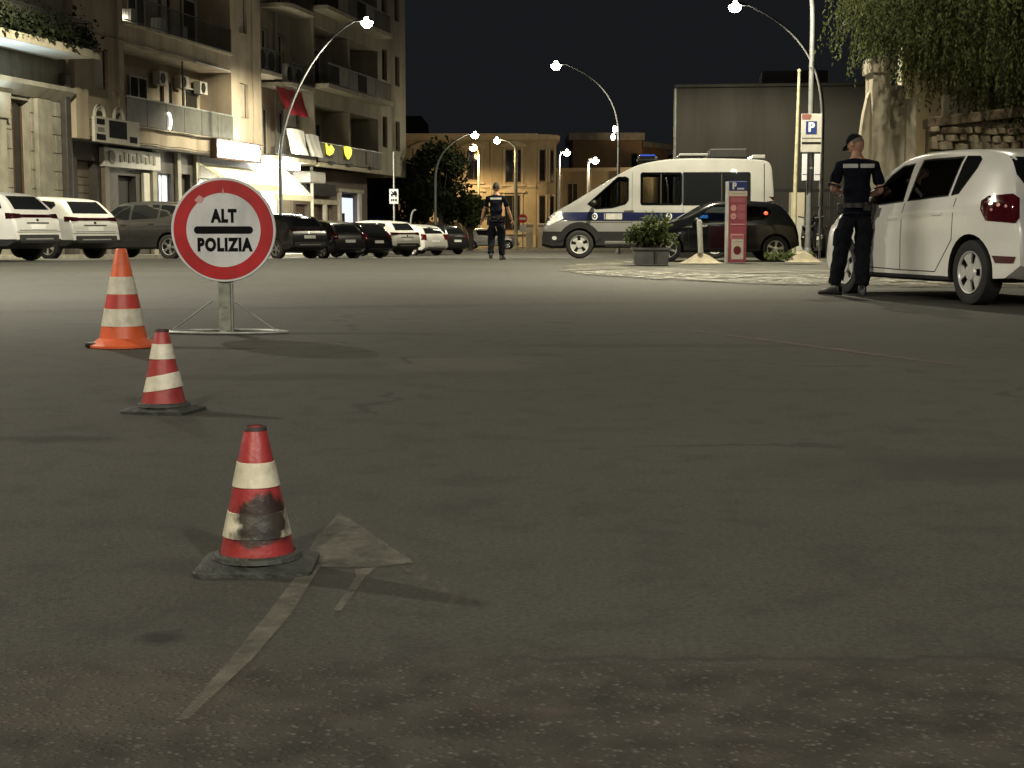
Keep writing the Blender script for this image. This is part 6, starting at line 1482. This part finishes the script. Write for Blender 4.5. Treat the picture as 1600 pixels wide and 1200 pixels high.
    # reflective strip across the shoulder blades
    for x0, x1 in P['strip']:
        panel('reflective_strip', sbv, rect(x0, x1, P['sz'] - .022, P['sz'] + .022, .004), (0, -1, 0), (1, 0, 0), (0, 0, 1), M['reflect'], t, off=.005, dist=1, step=.03)
    for s in 'LR':      # pale sleeve hems
        a, e = J['sh' + s], J['el' + s]; d = (e - a).normalized(); c = a + (e - a) * .86
        MB().tube([c - d * .012, c + d * .004], .0695, 20, cap=False).build('sleeve_hem', M['navy_cloth'] if not P.get('hem') else M['reflect'], t, smooth=60)
    # boots
    for s in 'LR':
        an_, to = J['an' + s], J['toe' + s]; f = (to - an_); f.z = 0; f.normalize(); bt = MB(); nn = 20
        rings = [(-.085, .030, 0.0, .03), (-.075, .040, 0.0, .11), (-.03, .046, 0.0, .14), (.03, .046, 0, .115), (.09, .048, 0, .075), (.15, .046, 0, .062), (.19, .032, .0, .045), (.205, .012, .004, .028)]
        sd = Vector((-f.y, f.x, 0))
        for (u, w, z0, z1) in rings:
            for k in range(nn):
                q = 2 * math.pi * k / nn; yy = w * math.copysign(abs(math.cos(q)) ** .7, math.cos(q)); zz = (z0 + z1) / 2 + (z1 - z0) / 2 * math.copysign(abs(math.sin(q)) ** .7, math.sin(q))
                lift = P.get('lift' + s, 0); base = Vector((an_.x, an_.y, max(0, an_.z - .09)))
                bt.v.append(tuple(base + f * u + sd * yy + Vector((0, 0, zz + lift * max(0, -(u - .12))))))
        for i in range(len(rings) - 1):
            for k in range(nn): bt.f.append((i * nn + k, i * nn + (k + 1) % nn, (i + 1) * nn + (k + 1) % nn, (i + 1) * nn + k)); bt.m.append(0)
        bt.f += [tuple(range(nn)), tuple((len(rings) - 1) * nn + k for k in range(nn))]; bt.m += [0, 0]
        bt.build('boot', M['leather'], t, smooth=50)
    # hair or cap
    Rm = Matrix.Translation(Vector(P['head'])) @ Matrix.Rotation(P.get('yaw', 0), 4, 'Z') @ Matrix.Rotation(P.get('pitch', 0), 4, 'X')
    hb = MB(); n = 28
    def shell(zlow, grow, front):
        for i in range(13):
            a = math.pi / 2 - (math.pi / 2 + .6) * i / 12
            for k in range(n):
                q = 2 * math.pi * k / n; x, y, z = math.cos(a) * math.sin(q), math.cos(a) * math.cos(q), math.sin(a)
                lim = zlow + (front - zlow) * max(0, min(1, (y + .2) / .7)); z = max(z, lim)
                cz = math.sqrt(max(0, 1 - min(1, z * z))); sc_ = cz / max(1e-4, math.hypot(x, y)) if math.hypot(x, y) > 1e-4 else 0
                hb.v.append((x * sc_ * (.076 + grow), y * sc_ * (.098 + grow), z * (.118 + grow)))
        for i in range(12):
            for k in range(n): hb.f.append((i * n + k, i * n + (k + 1) % n, (i + 1) * n + (k + 1) % n, (i + 1) * n + k)); hb.m.append(0)
    if P.get('cap'):
        shell(.25, .010, .30)
        me = hb.mesh('cap', M['navy_cloth'], 50); me.transform(Rm); co = obj('cap', me, t)
        br = MB(); nb = 14
        pl = [(.075 * math.sin(R(-80 + 160 * k / nb)), .06 + .105 * math.cos(R(-80 + 160 * k / nb))) for k in range(nb + 1)]
        br.prism(pl, .030, .038, 'xy'); me = br.mesh('cap_brim', M['navy_cloth'], None); me.transform(Rm); obj('cap_brim', me, co)
        hb2 = MB(); hb.v, hb.f, hb.m = [], [], []; shell(-.15, .004, .35); me = hb.mesh('hair', M['grey_hair'], 50); me.transform(Rm); obj('hair', me, t)
    else:
        shell(-.32, .007, .42); me = hb.mesh('hair', M['hair'], 50); me.transform(Rm); obj('hair', me, t)
    return t
M['grey_hair'] = mat("cropped_grey_hair", (.16, .12, .10), .8, var=.2, scale=70)
PO = dict(J=dict(shL=(-.19, -.005, 1.425), shR=(.19, -.005, 1.425), elL=(-.262, -.045, 1.17), elR=(.258, -.02, 1.15), wrL=(-.17, .19, 1.14), wrR=(.12, .21, 1.10),
                 hipL=(-.10, 0, .90), hipR=(.10, 0, .90), knL=(-.155, .03, .50), knR=(.075, .02, .50), anL=(-.215, .06, .095), anR=(.075, -.06, .095), toeL=(-.36, .18, .03), toeR=(.10, .12, .03)),
          head=(-.02, .05, 1.665), yaw=R(48), pitch=R(-34), pnL=(.9, .3, -.2), pnR=(-.9, .3, -.2), gear=[(R(8), .10, .22, .90, 'holster'), (R(172), .08, .12, .96, 'belt_pouch'), (R(-60), .06, .10, .98, 'belt_pouch')],
          strip=((-.165, -.005), (.02, .175)), sz=1.425, cap=True, hem=False)
o = person((3.80, 16.35, 0), R(-6), PO, 'police officer in navy polo and cap standing by the white hatchback, looking down')
wtc = MB().tube([(-.190, .135, 1.135), (-.182, .155, 1.135)], .035, 16).build('wrist_watch', M['chrome'], o)
tb = thing('notebook', (3.83, 16.63, 1.09), R(20), 'small pale notebook held in the officer\'s hands by the white hatchback', 'notebook')
MB().box(-.06, .06, -.005, .004, .0, .15).build('pages', M['paper'], tb); MB().box(-.063, .063, -.010, -.0055, -.003, .153).build('cover', M['leather'], tb)
PW = dict(J=dict(shL=(-.19, -.005, 1.425), shR=(.19, -.005, 1.425), elL=(-.275, -.04, 1.16), elR=(.285, -.03, 1.16), wrL=(-.335, .05, .93), wrR=(.365, .07, .93),
                 hipL=(-.10, 0, .90), hipR=(.10, 0, .90), knL=(-.11, .02, .50), knR=(.12, .10, .50), anL=(-.12, -.10, .13), anR=(.13, .14, .095), toeL=(-.13, .08, .03), toeR=(.19, .34, .03)),
          head=(0, .02, 1.68), yaw=R(3), pitch=R(-6), pnL=(.7, .4, 0), pnR=(-.7, .4, 0), gear=[(R(175), .12, .24, .93, 'holster'), (R(5), .07, .20, .92, 'radio_pouch'), (R(-70), .07, .10, .98, 'belt_pouch')],
          strip=((-.13, .13),), sz=1.425, cap=False)
person((-.37, 34.4, 0), R(-2), PW, 'police officer in navy uniform walking away down the middle of the road')
bpy.context.view_layer.update()
